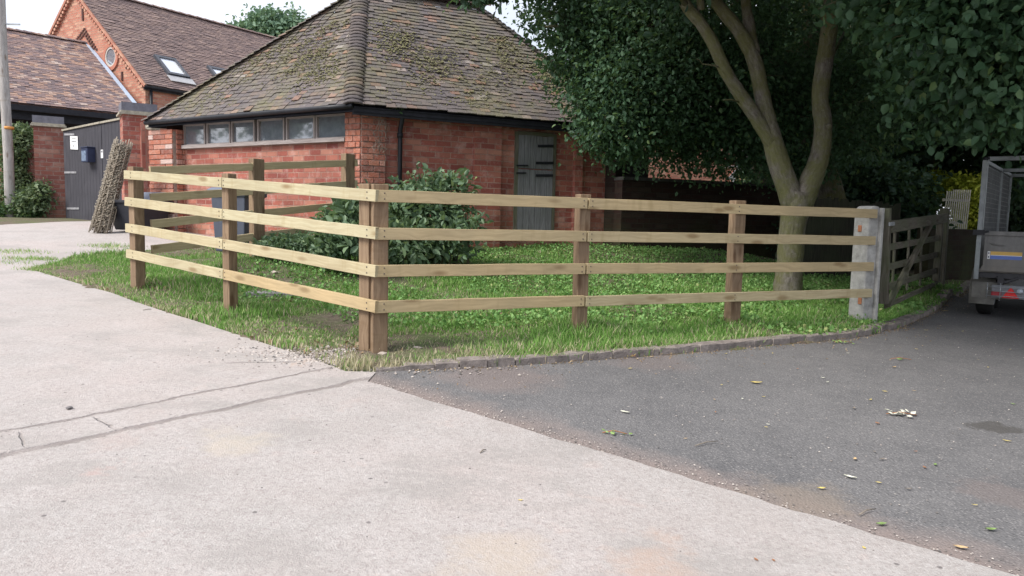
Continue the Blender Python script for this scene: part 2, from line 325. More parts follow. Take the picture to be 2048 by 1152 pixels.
# ------------------------------------------------------------------ materials
def tx(p): return (float(p[0]), float(p[1]))
def mat_concrete():
    m = MT('worn_concrete', .9, .2); g = m.geo(); n0 = m.noise(g, .55, 4, .6); n1 = m.noise(g, 3.2, 6, .7); n2 = m.noise(g, 38, 5, .75); n3 = m.noise(g, 130, 3, .7)
    c = m.mix(m.ramp(n0, .35, .68), (.415, .39, .375), (.465, .41, .39)); c = m.mix(m.ramp(n1, .45, .75, 0, .55), c, (.53, .51, .50))
    c = m.mix(m.ramp(n1, .60, .72, 0, .4), c, (.50, .36, .31))
    v = m.n('TexVoronoi', 'Distance', None, Vector=g, Scale=62.); vc = m.n('TexVoronoi', 'Color', None, Vector=g, Scale=62.); vr = m.n('SeparateColor', 0, None, i0=vc)
    c = m.mix(m.ma('MULTIPLY', m.ramp(v, .52, .3), m.ramp(vr, .45, 1, 0, .55)), c, (.30, .25, .24)); c = m.mix(m.ma('MULTIPLY', m.ramp(v, .5, .3), m.ramp(vr, .3, 0, 0, .4)), c, (.60, .585, .57))
    vb = m.n('TexVoronoi', 'Distance', None, Vector=g, Scale=13.); vq = m.n('SeparateColor', 0, None, i0=m.n('TexVoronoi', 'Color', None, Vector=g, Scale=13.))
    c = m.mix(m.ma('MULTIPLY', m.ramp(vb, .16, .1), m.ramp(vq, .8, .85, 0, .85)), c, (.13, .12, .12))
    c = m.mix(m.ramp(n2, .45, .68, 0, .65), c, (.29, .255, .245)); c = m.mix(m.ramp(n3, .52, .7, 0, .45), c, (.60, .57, .55)); c = m.mix(m.ma('MULTIPLY', m.ramp(m.noise(m.scale(g, (1, 1.6, 1)), 1.3, 7, .72), .5, .62), m.ramp(n2, .3, .6, .3, 1)), c, (.355, .33, .315))
    c = m.mix(m.ramp(m.noise(g, .9, 8, .75, dist=.6), .60, .68, 0, .45), c, (.45, .36, .33))
    sp = m.n('SeparateXYZ', 0, None, i0=g); sy = m.n('SeparateXYZ', 1, None, i0=g)
    h = m.ma('ADD', m.ma('MULTIPLY', n2, .8), m.ma('MULTIPLY', n3, .9))
    wob = m.ma('MULTIPLY', m.ma('SUBTRACT', m.noise(g, 2.4, 6, .7), .5), .16)
    def joint(a, b, wd, s0=None, s1=None, cc=(.22, .19, .18), amt=.8):
        nonlocal c, h
        a, b = tx(a), tx(b); dx, dy = b[0]-a[0], b[1]-a[1]; l = math.hypot(dx, dy); nx, ny = -dy/l, dx/l
        d = m.ma('ADD', m.ma('MULTIPLY', sp, nx), m.ma('MULTIPLY', sy, ny)); d = m.ma('SUBTRACT', d, a[0]*nx+a[1]*ny); d = m.ma('ABSOLUTE', m.ma('ADD', d, wob))
        f = m.ramp(d, wd, wd*.35)
        t = m.ma('SUBTRACT', m.ma('ADD', m.ma('MULTIPLY', sp, dx/l), m.ma('MULTIPLY', sy, dy/l)), (a[0]*dx+a[1]*dy)/l)
        if s0 is not None: f = m.ma('MULTIPLY', f, m.ramp(t, s0, s0+.05))
        if s1 is not None: f = m.ma('MULTIPLY', f, m.ramp(t, l+s1, l+s1-.05))
        c = m.mix(m.ma('MULTIPLY', f, m.ramp(n1, .3, .6, amt*.45, amt)), c, cc); h = m.ma('SUBTRACT', h, m.ma('MULTIPLY', f, 2.2))
    joint(ph(0, 866), ph(657, 737), .022); joint(ph(0, 914), ph(700, 764), .035)
    joint(ph(185, 834), ph(232, 857), .008, 0, 0, amt=.5); joint(ph(30, 864), ph(42, 896), .008, 0, 0, amt=.5); joint(ph(440, 727), ph(610, 722), .01, 0, 0)
    # sandy patches left on the slab
    for q, r_, cc in ((ph(460, 885), .22, (.66, .58, .47)), (ph(1010, 1118), .26, (.62, .52, .42)), (ph(1290, 1125), .22, (.60, .43, .34)), (ph(265, 922), .10, (.58, .40, .36)), (ph(610, 719), .10, (.70, .47, .32))):
        d = m.n('VectorMath', 'Value', {'operation': 'DISTANCE'}, i0=g, i1=tuple(map(float, q))); d = m.ma('ADD', d, m.ma('MULTIPLY', m.ma('SUBTRACT', n1, .5), 1.0)); c = m.mix(m.ma('MULTIPLY', m.ramp(d, r_, r_*.3, 0, .5), m.ramp(n2, .3, .55, .35, 1)), c, tuple(q_*.84 for q_ in cc))
    m.col(c); m.bump(h, .008, .8); return m.m
def mat_asphalt():
    m = MT('worn_asphalt', .88, .25); g = m.geo(); n0 = m.noise(g, .7, 5, .6); n1 = m.noise(g, 4, 6, .7); n2 = m.noise(g, 60, 4, .75)
    c = m.mix(m.ramp(n0, .35, .65), (.145, .143, .147), (.18, .176, .178)); c = m.mix(m.ramp(n1, .42, .7, 0, .4), c, (.088, .088, .094))
    v = m.n('TexVoronoi', 'Distance', None, Vector=g, Scale=85.); vr = m.n('SeparateColor', 0, None, i0=m.n('TexVoronoi', 'Color', None, Vector=g, Scale=85.))
    c = m.mix(m.ma('MULTIPLY', m.ramp(v, .5, .3), m.ramp(vr, .45, 1, 0, .7)), c, (.34, .325, .32)); c = m.mix(m.ma('MULTIPLY', m.ramp(v, .5, .3), m.ramp(vr, .4, 0, 0, .6)), c, (.05, .05, .052))
    vb = m.n('TexVoronoi', 'Distance', None, Vector=g, Scale=16.); vq = m.n('SeparateColor', 0, None, i0=m.n('TexVoronoi', 'Color', None, Vector=g, Scale=16.))
    c = m.mix(m.ma('MULTIPLY', m.ramp(vb, .14, .09), m.ramp(vq, .84, .88, 0, .8)), c, (.40, .37, .34))
    # reddish grit washed along the slab edge
    sp = m.n('SeparateXYZ', 0, None, i0=g); sy = m.n('SeparateXYZ', 1, None, i0=g); a, b = tx(ph(735, 763)), tx(ph(2009, 1146)); dx, dy = b[0]-a[0], b[1]-a[1]; l = math.hypot(dx, dy); nx, ny = -dy/l, dx/l
    d = m.ma('ABSOLUTE', m.ma('SUBTRACT', m.ma('ADD', m.ma('MULTIPLY', sp, nx), m.ma('MULTIPLY', sy, ny)), a[0]*nx+a[1]*ny)); d = m.ma('ADD', d, m.ma('MULTIPLY', m.ma('SUBTRACT', n1, .5), .5))
    c = m.mix(m.ramp(d, .30, .02, 0, .7), c, (.27, .215, .195))
    for q, r_, cc, am in ((ph(1610, 1000), .30, (.24, .20, .165), .6), (ph(1990, 857), .11, (.07, .065, .06), .7), (ph(1000, 752), .5, (.22, .17, .155), .45), (ph(1300, 722), .4, (.2, .16, .15), .4), (ph(2010, 985), .25, (.19, .15, .14), .4)):
        e = m.n('VectorMath', 'Value', {'operation': 'DISTANCE'}, i0=g, i1=tuple(map(float, q))); e = m.ma('ADD', e, m.ma('MULTIPLY', m.ma('SUBTRACT', n1, .5), .7)); c = m.mix(m.ramp(e, r_, r_*.5, 0, am), c, cc)
    m.col(c); m.bump(m.ma('ADD', m.ma('MULTIPLY', n2, .6), m.ma('MULTIPLY', v, -.8)), .006, .8); return m.m
def mat_soil():
    m = MT('soil', .95, .15); g = m.geo(); n1 = m.noise(g, 2.2, 6, .65); n2 = m.noise(g, 25, 6, .75)
    c = m.mix(m.ramp(n2, .35, .7), (.09, .07, .055), (.26, .21, .165)); c = m.mix(m.ramp(n1, .42, .6, 0, .7), c, (.10, .15, .05)); m.col(c); m.bump(n2, .02); return m.m
CONC, ASPH, SOIL = mat_concrete(), mat_asphalt(), mat_soil()
BR_L = mat_brick('weathered_red_brick', (.53, .18, .13), (.32, .095, .078), (.46, .365, .325), stain=(.66, .50, .47), stain_amt=.38, dark=.4, moss=.35)
BR_BARN = mat_brick('orange_red_brick', (.58, .25, .175), (.46, .18, .13), (.50, .42, .37), bw=.23, bh=.085, stain=(.55, .36, .30), stain_amt=.3, dark=.15)  # brick lightened so its colour carries the glare veil over the barn
BR_PIL = mat_brick('dark_red_brick', (.34, .13, .10), (.24, .09, .075), (.42, .37, .33), bw=.26, bh=.10, stain=(.40, .33, .30), stain_amt=.4, dark=.3, moss=.5)
BR_DARK = mat_brick('shade_dark_brick', (.055, .028, .022), (.04, .022, .02), (.05, .045, .04), stain=(.05, .045, .035), stain_amt=.3, dark=.5, moss=.4)  # near-black base puts the tree shade into the brick colour
TILE_N = mat_tile('mossy_clay_tile', [(0, (.13, .115, .12)), (.35, (.155, .135, .135)), (.7, (.18, .15, .14)), (.90, (.195, .15, .13)), (.96, (.30, .17, .125)), (1, (.34, .31, .29))], moss=.65, mosscol=(.175, .17, .085), lich=.3)
TILE_B = mat_tile('clay_roof_tile', [(0, (.21, .155, .15)), (.5, (.28, .20, .185)), (.8, (.32, .23, .205)), (1, (.40, .29, .25))], lich=.4)  # tile tints raised and greyed to include the veil of glare
TILE_S = mat_tile('mottled_clay_tile', [(0, (.17, .13, .14)), (.4, (.26, .185, .18)), (.65, (.34, .22, .185)), (.85, (.43, .27, .20)), (1, (.50, .40, .35))], lich=.3)
RAIL = mat_wood('new_treated_rail', (.53, .49, .33), (.43, .37, .235), tan=(.56, .42, .235))
POST = mat_wood('brown_treated_post', (.30, .215, .14), (.185, .125, .08), gs=.7)
OLDW = mat_wood('weathered_grey_wood', (.19, .17, .14), (.095, .085, .065), green=.35)
DOORW = mat_wood('weathered_door_wood', (.27, .27, .285), (.16, .16, .17), knots=False, green=.08)
GATEW = mat_wood('black_stained_boards', (.080, .078, .092), (.055, .055, .066), knots=False)
FRAMEW = mat_wood('weathered_window_frame', (.46, .41, .39), (.30, .26, .25), knots=False)
BLACKM = simple('black_painted_iron', (.018, .019, .024), .45, .3)
DARKW = simple('black_fascia', (.022, .023, .03), .7, .3)
GALV = simple('galvanised_steel', (.42, .44, .46), .45, .25, 5, .6)
def mat_panel():
    m = MT('dull_grey_panel', .5, .3); g = m.geo(); n1 = m.noise(m.scale(g, (6, 6, 1.2)), 1, 6, .7); n2 = m.noise(g, 30, 5, .75); z = m.n('SeparateXYZ', 2, None, i0=g)
    c = m.mix(m.ramp(n1, .35, .65), (.15, .148, .145), (.225, .22, .215)); c = m.mix(m.ramp(n2, .58, .7, 0, .5), c, (.11, .095, .08)); c = m.mix(m.ma('MULTIPLY', m.ramp(z, .85, .5), m.ramp(n1, .3, .6, .2, .7)), c, (.20, .175, .145)); m.col(c); m.b.inputs['Metallic'].default_value = .2; m.bump(n2, .003); return m.m
BODYG = mat_panel()
RUBBER = simple('tyre_rubber', (.02, .02, .02), .8, .3)
WHITE = simple('white_sign', (.8, .8, .8), .5, .05, 3)
CONCP = simple('cast_concrete', (.38, .375, .36), .9, .35, 9, bump=.006)
def mat_glass(name, dark=(.08, .095, .11), rough=.04, dust_sky=(.38, .42, .48), amt=.58):
    m = MT(name, rough, .9); g = m.geo(); m.col(m.mix(m.ramp(m.noise(g, 9, 5, .7), .3, .7, amt*.5, amt), dark, dust_sky)); m.b.inputs['Coat Weight'].default_value = .6; m.b.inputs['Coat Roughness'].default_value = .03
    m.b.inputs['IOR'].default_value = 2.2; return m.m
GLASS = mat_glass('dusty_sky_toned_glass')  # pale tone is dust plus the sky's reflection painted into the pane

# ------------------------------------------------------------------ ground
kp = [ph(*q) for q in KERB]; le = [ph(*q) for q in LEFT_EDGE]
# the verge polygon (plan)
back = [gp(150, 514), gp(250, 506), gp(330, 499), gp(420, 491), gp(520, 484), gp(600, 480)]
CORN = at(722, 430, 11.6)[:2]
dl = V(-.85, .527); dr = V(.898, .44)
LW, RW = 4.88, 0.0
Lend = CORN+dl*LW
# right wall ends where the eave corner shows at px ~1240
tR = linepx(CORN, CORN+dr, 1238); RW = float(tR); Rend = CORN+dr*RW
verge = [tx(p) for p in le]+[tx(p) for p in back]+[tx(CORN+dl*1.0), tx(CORN+dl*1.0+V(0, 3)), (16, 22), (16, 19.5)]+[tx(p) for p in reversed(kp)]
def ground_mesh():
    def axis(lo, a, b, hi, st):
        return np.concatenate([np.linspace(lo, a, 26)[:-1], np.arange(a, b, st), np.linspace(b, hi, 26)])
    xs = axis(-160, -9, 12, 160, .11); ys = axis(-60, 4, 16, 240, .11); X, Y = np.meshgrid(xs, ys); Z = G(X, Y)
    inn = inpoly(X, Y, verge); k = inn.astype(float)
    for _ in range(2):
        kk = k.copy(); kk[1:-1, 1:-1] = (k[1:-1, 1:-1]*2+k[:-2, 1:-1]+k[2:, 1:-1]+k[1:-1, :-2]+k[1:-1, 2:])/6; k = kk
    Z = Z-.03*(1-k)+k*.015+inn*(rng.normal(0, .006, X.shape)+.02*np.sin(X*3.1)*np.cos(Y*2.7))
    nx, ny = len(xs), len(ys); vs = np.stack([X, Y, Z], -1).reshape(-1, 3); i = np.arange((ny-1)*nx).reshape(ny-1, nx)[:, :-1].ravel()
    lp = np.stack([i, i+1, i+nx+1, i+nx], 1).ravel(); npmesh('ground', vs, lp, 4, np.full(len(vs), .5), SOIL, smooth=True, kind='structure')
ground_mesh()
ed0, ed1 = ph(735, 763), ph(2009, 1146); dd = unit(ed1-ed0); e_far = ed0+dd*14
# concrete yard: everything left of the asphalt edge, round the verge
nn_ = np.array([-dd[1], dd[0]]); edge_pts = [(e_far[0]+(ed0[0]-e_far[0])*i/260+nn_[0]*j, e_far[1]+(ed0[1]-e_far[1])*i/260+nn_[1]*j) for i, j in zip(range(261), np.convolve(rng.normal(0, .0075, 263), [.4, .4, .4], 'valid'))]
yard = edge_pts+[ tx(ph(752, 744))]+[tx(p) for p in le]+[tx(p) for p in back]+[tx(CORN+dl*1.0+V(-.1, 0)), tx(Lend+V(.3, .6)), (-9, 24), (-26, 30), (-30, 0), (-12, -9), (e_far[0]-2, -9)]
sheet('concrete_yard', yard, CONC, .0)
lane = [tx(ed0-dd*.03-np.array([nn_[0], nn_[1], 0])*.08), tx(e_far-np.array([nn_[0], nn_[1], 0])*.08)]+[(24, e_far[1]-1), (24, 19.5), (16, 19.5)]+[tx(p+V(0, .03, 0)) for p in reversed(kp)]+[tx(ph(740, 750))]
sheet('asphalt_lane', lane, ASPH, -.006)
# ------------------------------------------------------------------ kerb of granite setts
mb = MB(); GRAN = simple('granite', (.235, .205, .19), .9, .4, 11, bump=.008)
pts = []
for a, b in zip(kp[:-1], kp[1:]):
    n = max(1, int(np.linalg.norm(b-a)/.05))
    pts += [a+(b-a)*i/n for i in range(n)]
pts.append(kp[-1]); pts = np.array(pts); cum = np.concatenate([[0], np.cumsum(np.linalg.norm(np.diff(pts[:, :2], axis=0), axis=1))])
def kpt(s): return V(*[np.interp(s, cum, pts[:, i]) for i in range(3)])
s_ = .0
while s_ < cum[-1]-.3:
    ln = random.uniform(.17, .27); a, b = kpt(s_+.003), kpt(min(s_+ln-.003, cum[-1])); d = unit(b-a); nrm = V(-d[1], d[0], 0)
    hh = .052*min(1, .35+s_*1.2)+random.uniform(-.006, .006); c = (a+b)/2+nrm*(.055+random.uniform(-.008, .008)); z = G(c[0], c[1])
    # a rough-topped sett
    nu, nv = 5, 3; vs = []; L_ = np.linalg.norm(b-a)/2; W_ = .06
    for lvl, ins in ((-.08, 0), (hh*.85, 0), (hh, .007)):
        for u, v in ((-1, -1), (0, -1), (1, -1), (1, 1), (0, 1), (-1, 1)):
            vs.append(c+d*u*(L_-ins)+nrm*v*(W_-ins)+V(0, 0, z-c[2]+lvl)+rng.normal(0, .004, 3)*(lvl > 0))
    fs = [(i, (i+1) % 6, 6+(i+1) % 6, 6+i) for i in range(6)]+[(6+i, 6+(i+1) % 6, 12+(i+1) % 6, 12+i) for i in range(6)]+[tuple(range(12, 18))]
    mb.mesh(vs, fs, [[(0, 0)]*len(f) for f in fs], random.random()); s_ += ln
mb.build('kerb', GRAN, kind='structure')

# ------------------------------------------------------------------ timber post-and-rail fence
K = at(748, 430, 5.60); R_ = at(1756, 430, 7.80); LQ = at(249, 430, 7.90)
Pz = {'K': [1.203, .920, .641, .371], 'R': [1.179, .904, .628, .352], 'L': [1.423, 1.137, .869, .592]}
Pz['K'] = [at(748, y, 5.60)[2] for y in (391.2, 467, 542, 614.2)]
Pz['R'] = [at(1752, y, 7.80)[2] for y in (428, 481.3, 533, 587)]
Pz['L'] = [at(249, y, 7.90)[2] for y in (349, 403, 455.2, 506.7)]
BA, BM, BE = at(303, 430, 8.0), at(507, 430, 8.95), at(716, 430, 10.45)
Pz['BA'] = [at(301, y, 8.0)[2] for y in (341.5, 396, 448, 499)]
Pz['BE'] = [at(690, y, 10.3)[2] for y in (323.5, 366, 407, 448)]
fence = thing('timber_fence', 'new timber fence, four pale rails on brown posts, round the grass corner', 'fence', (K[0], K[1], 0))
d1 = unit((R_-K)*V(1, 1, 0)); n1 = V(-d1[1], d1[0], 0); d2 = unit((LQ-K)*V(1, 1, 0)); n2 = V(d2[1], -d2[0], 0)   # n: towards the plot
if n2 @ V(0, 1, 0) < 0: n2 = -n2
RT = .036; RH = .090
def rails(A, B, zs0, zs1, cuts, n, off=0., tn=.5):
    for k in range(4):
        p0 = V(A[0], A[1], zs0[k])+n*(RT/2+off); p1 = V(B[0], B[1], zs1[k])+n*(RT/2+off); c = [0]+cuts+[1]
        for a, b in zip(c[:-1], c[1:]):
            m_ = MB(); j = V(0, 0, random.uniform(-.003, .003)); m_.beam(p0+(p1-p0)*(a+.0012)+j, p0+(p1-p0)*(b-.0012)+j*-1, RT, RH+random.uniform(-.002, .002), seg=7, wob=.0022, tint=min(1, max(0, random.gauss(.95 if (tn < .3 and k == 3 and a == 0) else tn, .14)))); m_.build('rail', RAIL, fence, bevel=.003)
cR = float(linepx(K, R_, 1176)); cR2 = float(linepx(K, R_, 1478)); cL = float(linepx(K, LQ, 443))
rails(K, R_, Pz['K'], Pz['R'], [cR], n1, tn=.75)
K2 = K+n1*RT*1.0
rails(K-d2*.02, LQ, Pz['K'], Pz['L'], [cL], n2, tn=.12)  # left run's paler, greener tint has the lens glare painted in
rails(BA, BE, Pz['BA'], Pz['BE'], [float(linepx(BA, BE, 507))], unit(V(-(BE-BA)[1], (BE-BA)[0], 0)), 0)
def post(pxa, pxb, ytop, Aline, Bline, nrm, dpt, width=None, mat=POST, off=RT, shift=0.):
    "square post standing against the back of the rails; pxa..pxb its front face in the photo"
    A2, B2 = Aline[:2]+nrm[:2]*(off+shift), Bline[:2]+nrm[:2]*(off+shift)
    a = onwall(A2, B2, pxa, 430); b = onwall(A2, B2, pxb, 430); d = unit((Bline-Aline)*V(1, 1, 0)); L_ = width or np.linalg.norm((b-a)[:2])
    c = (a+b)/2+nrm*(.002+dpt/2); zt = at((pxa+pxb)/2, ytop, (a+b)[1]/2)[2]; zb = G(c[0], c[1])-.15
    m_ = MB(); m_.beam((c[0], c[1], zb), (c[0]+random.uniform(-.004, .004), c[1], zt), L_, dpt, upv=nrm, seg=6, wob=.0015); return m_.build('post', mat, fence, bevel=.006)
post(747, 778, 368, K, R_, n1, .12)
post(1160, 1182, 388.5, K, R_, n1, .095)
post(1471, 1492, 401, K, R_, n1, .095)
post(257, 268, 333, K, LQ, n2, .10)
post(257, 268, 334, K, LQ, n2, .11, shift=.104)
post(443, 456, 347, K, LQ, n2, .09)
post(717, 737, 367, K, LQ, n2, .075)
bn = unit(V((BE-BA)[1], -(BE-BA)[0], 0))
post(497, 519, 318, BA, BE, bn, .10, off=-.10)
post(682, 700, 308, BA, BE, bn, .10, off=-.10)
RUSTN = simple('nail_steel', (.12, .10, .09), .6, .3)
# nail heads
mn = None
for A, B, zs0, zs1, n, cuts in ((K, R_, Pz['K'], Pz['R'], n1, [.015, cR-.008, cR+.008, cR2]), (K, LQ, Pz['K'], Pz['L'], n2, [.02, cL-.01, cL+.01, .96])):
    for k in range(4):
        for c in cuts:
            for dz in (-.022, .022):
                p = V(A[0], A[1], zs0[k])*(1-c)+V(B[0], B[1], zs1[k])*c+V(0, 0, dz)-n*.001; mn = MB(); mn.tube([p, p-n*.003], .0055, 7); mn.build('nail', RUSTN, fence)

# ------------------------------------------------------------------ concrete gatepost, field gate and its far post
c0 = onwall(K[:2]+n1[:2]*RT, R_[:2]+n1[:2]*RT, 1752, 430)+n1*.10; zc = G(c0[0], c0[1])
t = thing('concrete_gatepost', 'old pale concrete gatepost with rounded top at the right end of the new rails', 'gatepost', (c0[0], c0[1], zc))
m_ = MB(); pw = .088; zt = at(1748, 412, c0[1])[2]
prof = [(-pw, -.3), (pw, -.3), (pw, zt-zc-.07), (pw*.8, zt-zc-.025), (pw*.4, zt-zc-.004), (0, zt-zc), (-pw*.4, zt-zc-.004), (-pw*.8, zt-zc-.025), (-pw, zt-zc-.07)]
dw = n1; tw = d1
fr = [c0+dw*0+tw*x+V(0, 0, zc-c0[2]+z)-n1*.095 for x, z in prof]; bk = [p+n1*.19 for p in fr]; N_ = len(prof)
m_.mesh(fr+bk, [tuple(range(N_)), tuple(range(2*N_-1, N_-1, -1))]+[(i, i+N_, (i+1) % N_+N_, (i+1) % N_) for i in range(N_)], [[(0, 0)]*N_]*2+[[(0, 0)]*4]*N_); m_.build('post_shaft', CONCP, t, bevel=.012)
m_ = MB(); fq = c0+d1*.070-n1*.112; m_.obox((fq[0], fq[1], (zc-.2+zt-.02)/2), d1*.022, n1*.02, (0, 0, (zt-.02-zc+.2)/2)); m_.build('flange', CONCP, t, bevel=.01)
RED = simple('rusty_block', (.40, .17, .09), .9, .3, 20)
for yy in (457, 602):
    q_ = c0[:2]-d1[:2]*.088; p = onwall(q_, q_+n1[:2], 1720, yy); m_ = MB(); m_.obox(p, d1*.008, n1*.022, (0, 0, .034)); m_.build('mortise_block', RED, t, bevel=.004)
gA = at(1772, 430, 8.0); gB = at(1879, 430, 10.4); gd = unit((gB-gA)*V(1, 1, 0)); gn = V(-gd[1], gd[0], 0)
gate = thing('field_gate', 'weathered wooden five bar gate with a diagonal brace, standing open beside the concrete post', 'gate', (gA[0], gA[1], G(gA[0], gA[1])))
def gz(px, py): return onwall(gA, gB, px, py)
def gpart(name, a, b, w_, h_, off=0., mat=OLDW, upv=(0, 0, 1)):
    m_ = MB(); m_.beam(gz(*a)+gn*off, gz(*b)+gn*off, w_, h_, upv=upv, seg=5, wob=.002); return m_.build(name, mat, gate, bevel=.005)
gpart('stile', (1771, 417), (1766, 606), .10, .09, upv=gd)
gpart('stile', (1881, 432), (1872, 562), .08, .10, upv=gd)
gpart('top_rail', (1776, 454), (1888, 436), .07, .125, -.012)
for a, b, h_ in (((1775, 495), (1882, 475), .075), ((1773, 535), (1878, 508), .075), ((1771, 575), (1875, 540), .075), ((1770, 612), (1874, 566), .06)): gpart('bar', a, b, .025, h_)
gpart('diagonal_brace', (1768, 612), (1856, 448), .03, .07, -.03, upv=gn+V(0, 0, .01))
for x0, x1 in ((1796, 1790), (1824, 1819), (1849, 1845)): gpart('upright', (x0, 452), (x1, 590-(x0-1796)*.35), .022, .06, .03, upv=gd)
gpart('hinge_strap', (1768, 448), (1778, 447), .02, .04, -.05, GALV)
# far gatepost
p = at(1889, 430, 10.9); t = thing('wooden_gatepost', 'weathered wooden post where the field gate ends, pale top with a notch', 'gatepost', (p[0], p[1], G(p[0], p[1])))
m_ = MB(); m_.beam((p[0], p[1], G(p[0], p[1])-.2), (*at(1890, 417, 10.9),), .12, .12, upv=gd, seg=4, wob=.003); m_.build('post_shaft', OLDW, t, bevel=.008)

# ------------------------------------------------------------------ the brick outbuilding
nl = V(-dl[1], dl[0], 0); nl = nl if nl[1] < 0 else -nl                 # outward normal of the left wall
nr = V(dr[1], -dr[0], 0); nr = nr if nr[1] < 0 else -nr
DL, DR = V(dl[0], dl[1], 0), V(dr[0], dr[1], 0)
C3 = V(CORN[0], CORN[1], 0); zbase = .35; EZ = at(725, 212, 11.5)[2]
bld = thing('brick_outbuilding', 'low red brick outbuilding with mossy hipped tile roof, row of windows and plank door', 'outbuilding', (C3[0], C3[1], .5))
def wp(px, py): return onwall(CORN, CORN+dl, px, py)
def rp_(px, py): return onwall(CORN, CORN+dr, px, py)
wtop = EZ-.04
# left wall below and beside the windows
sL = lambda px: float(linepx(CORN, CORN+dl, px))
z_sill = wp(600, 281.5)[2]-.03; z_wt = wp(600, 233)[2]
inset = -nl*.07
lw = MB()
def wallstrip(mb, base, d, s0, s1, z0, z1, n, th=.25):
    a = base+d*s0; b = base+d*s1; ph_ = [a, b, b-n*th, a-n*th]; P = [(p[0], p[1]) for p in ph_]
    # orientation
    ar = sum(P[i][0]*P[(i+1) % 4][1]-P[(i+1) % 4][0]*P[i][1] for i in range(4))
    if ar < 0: P = P[::-1]
    k = len(mb.v); mb.prism(P, z0, z1)
wallstrip(lw, C3+inset, DL, .1, LW-.1, zbase, z_sill, nl)
lw.build('wall', BR_L, bld)
lw = MB(); wallstrip(lw, C3-nr*.05, DR, .1, RW-.05, zbase, wtop, nr, .22); 
rwall = lw.build('wall', BR_L, bld)
lw = MB(); B1 = Rend; B2 = Lend+dr*RW
wallstrip(lw, V(*Rend, 0), DL, .0, LW, zbase, wtop, -nl, .22); wallstrip(lw, V(*Lend, 0), DR, 0, RW, zbase, wtop, -nr, .22)
lw.build('wall', BR_DARK, bld)
# pilasters on the right wall
for a, b in ((946, 999), (1146, 1161)):
    m_ = MB(); s0, s1 = float(linepx(CORN, CORN+dr, a)), float(linepx(CORN, CORN+dr, b)); wallstrip(m_, C3-nr*(-.03), DR, s0, s1, zbase, wtop-.08, nr, .10); m_.build('pilaster', BR_L, bld)
# corner pier and end pier: courses of separate bricks
def mat_onebrick():
    m = MT('rough_old_brick', .9, .2); g = m.geo(); t_ = m.n('SeparateColor', 0, None, i0=m.attr('tint')); cr = m.t.nodes.new('ShaderNodeValToRGB'); m.put(cr.inputs[0], t_); e = cr.color_ramp.elements
    st = [(0, (.30, .11, .08)), (.5, (.46, .155, .10)), (.85, (.56, .23, .15)), (1, (.66, .50, .45))]
    while len(e) < 4: e.new(.5)
    for i, (p, c) in enumerate(st): e[i].position = p; e[i].color = (*c, 1)
    n2 = m.noise(g, 14, 6, .7); n3 = m.noise(g, 60, 4, .7); c = m.mix(m.ramp(n2, .42, .72, 0, .45), cr.outputs[0], (.55, .44, .40)); c = m.mix(m.ramp(n3, .4, .8, 0, .5), c, (.20, .09, .07)); m.col(c); m.bump(m.ma('ADD', n2, n3), .012); return m.m
ONEB = mat_onebrick(); MORT = simple('lime_mortar', (.34, .28, .24), .95, .3, 20)
def pier(s0, s1, r0_, r1_, z0, z1, out, course=.0905, A=DL, B=DR):
    "pier spanning s0..s1 along the A wall and r0..r1 along the B wall"
    core = MB(); bb = MB(); o = C3+nl*0
    def pt(a, b): return C3+A*a+B*b
    def P2(a, b, e): return pt(a, b)
    corners = [pt(s1, r0_), pt(s0, r0_), pt(s0, r1_), pt(s1, r1_)]
    z = z0; k = 0
    while z < z1-.02:
        j1, j2 = random.uniform(-.010, .012), random.uniform(-.010, .012)
        # face along A (left face) then along B (right face)
        La, Lb = (s1-s0), (r1_-r0_)
        for (L_, o_, dA, dB, jj) in ((La, pt(s0, r0_), A, B, j1), (Lb, pt(s0, r0_), B, A, j2)):
            nO = nl if dA is A else nr
            cuts = [0, L_*.5, L_] if (k % 2 == 0) == (dA is A) else [0, L_*.28, L_*.75, L_]
            for a, b in zip(cuts[:-1], cuts[1:]):
                pr = out+jj+random.uniform(-.006, .006); w2 = (b-a)/2-.005; depth = .06
                lo = -(out if a == 0 else 0)*0
                cc = o_+dA*((a+b)/2)+nO*(pr-depth); bb.obox(cc+V(0, 0, z+course/2), dA*w2, nO*depth, (0, 0, course/2-.006), tint=min(1, max(0, random.gauss(.5, .27))))
        z += course; k += 1
    core_poly = [pt(s0, r0_)+(nl+nr)*0, pt(s1, r0_), pt(s1, r1_), pt(s0, r1_)]
    P = [(p[0], p[1]) for p in core_poly]
    ar = sum(P[i][0]*P[(i+1) % 4][1]-P[(i+1) % 4][0]*P[i][1] for i in range(4))
    if ar < 0: P = P[::-1]
    core.prism(P, z0, z1-.005); o = bb.build('brick_pier', ONEB, bld, bevel=.005); core.build('mortar_core', MORT, o)
pier(0, sL(691), 0, float(linepx(CORN, CORN+dr, 770)), zbase, wtop-.03, .02)
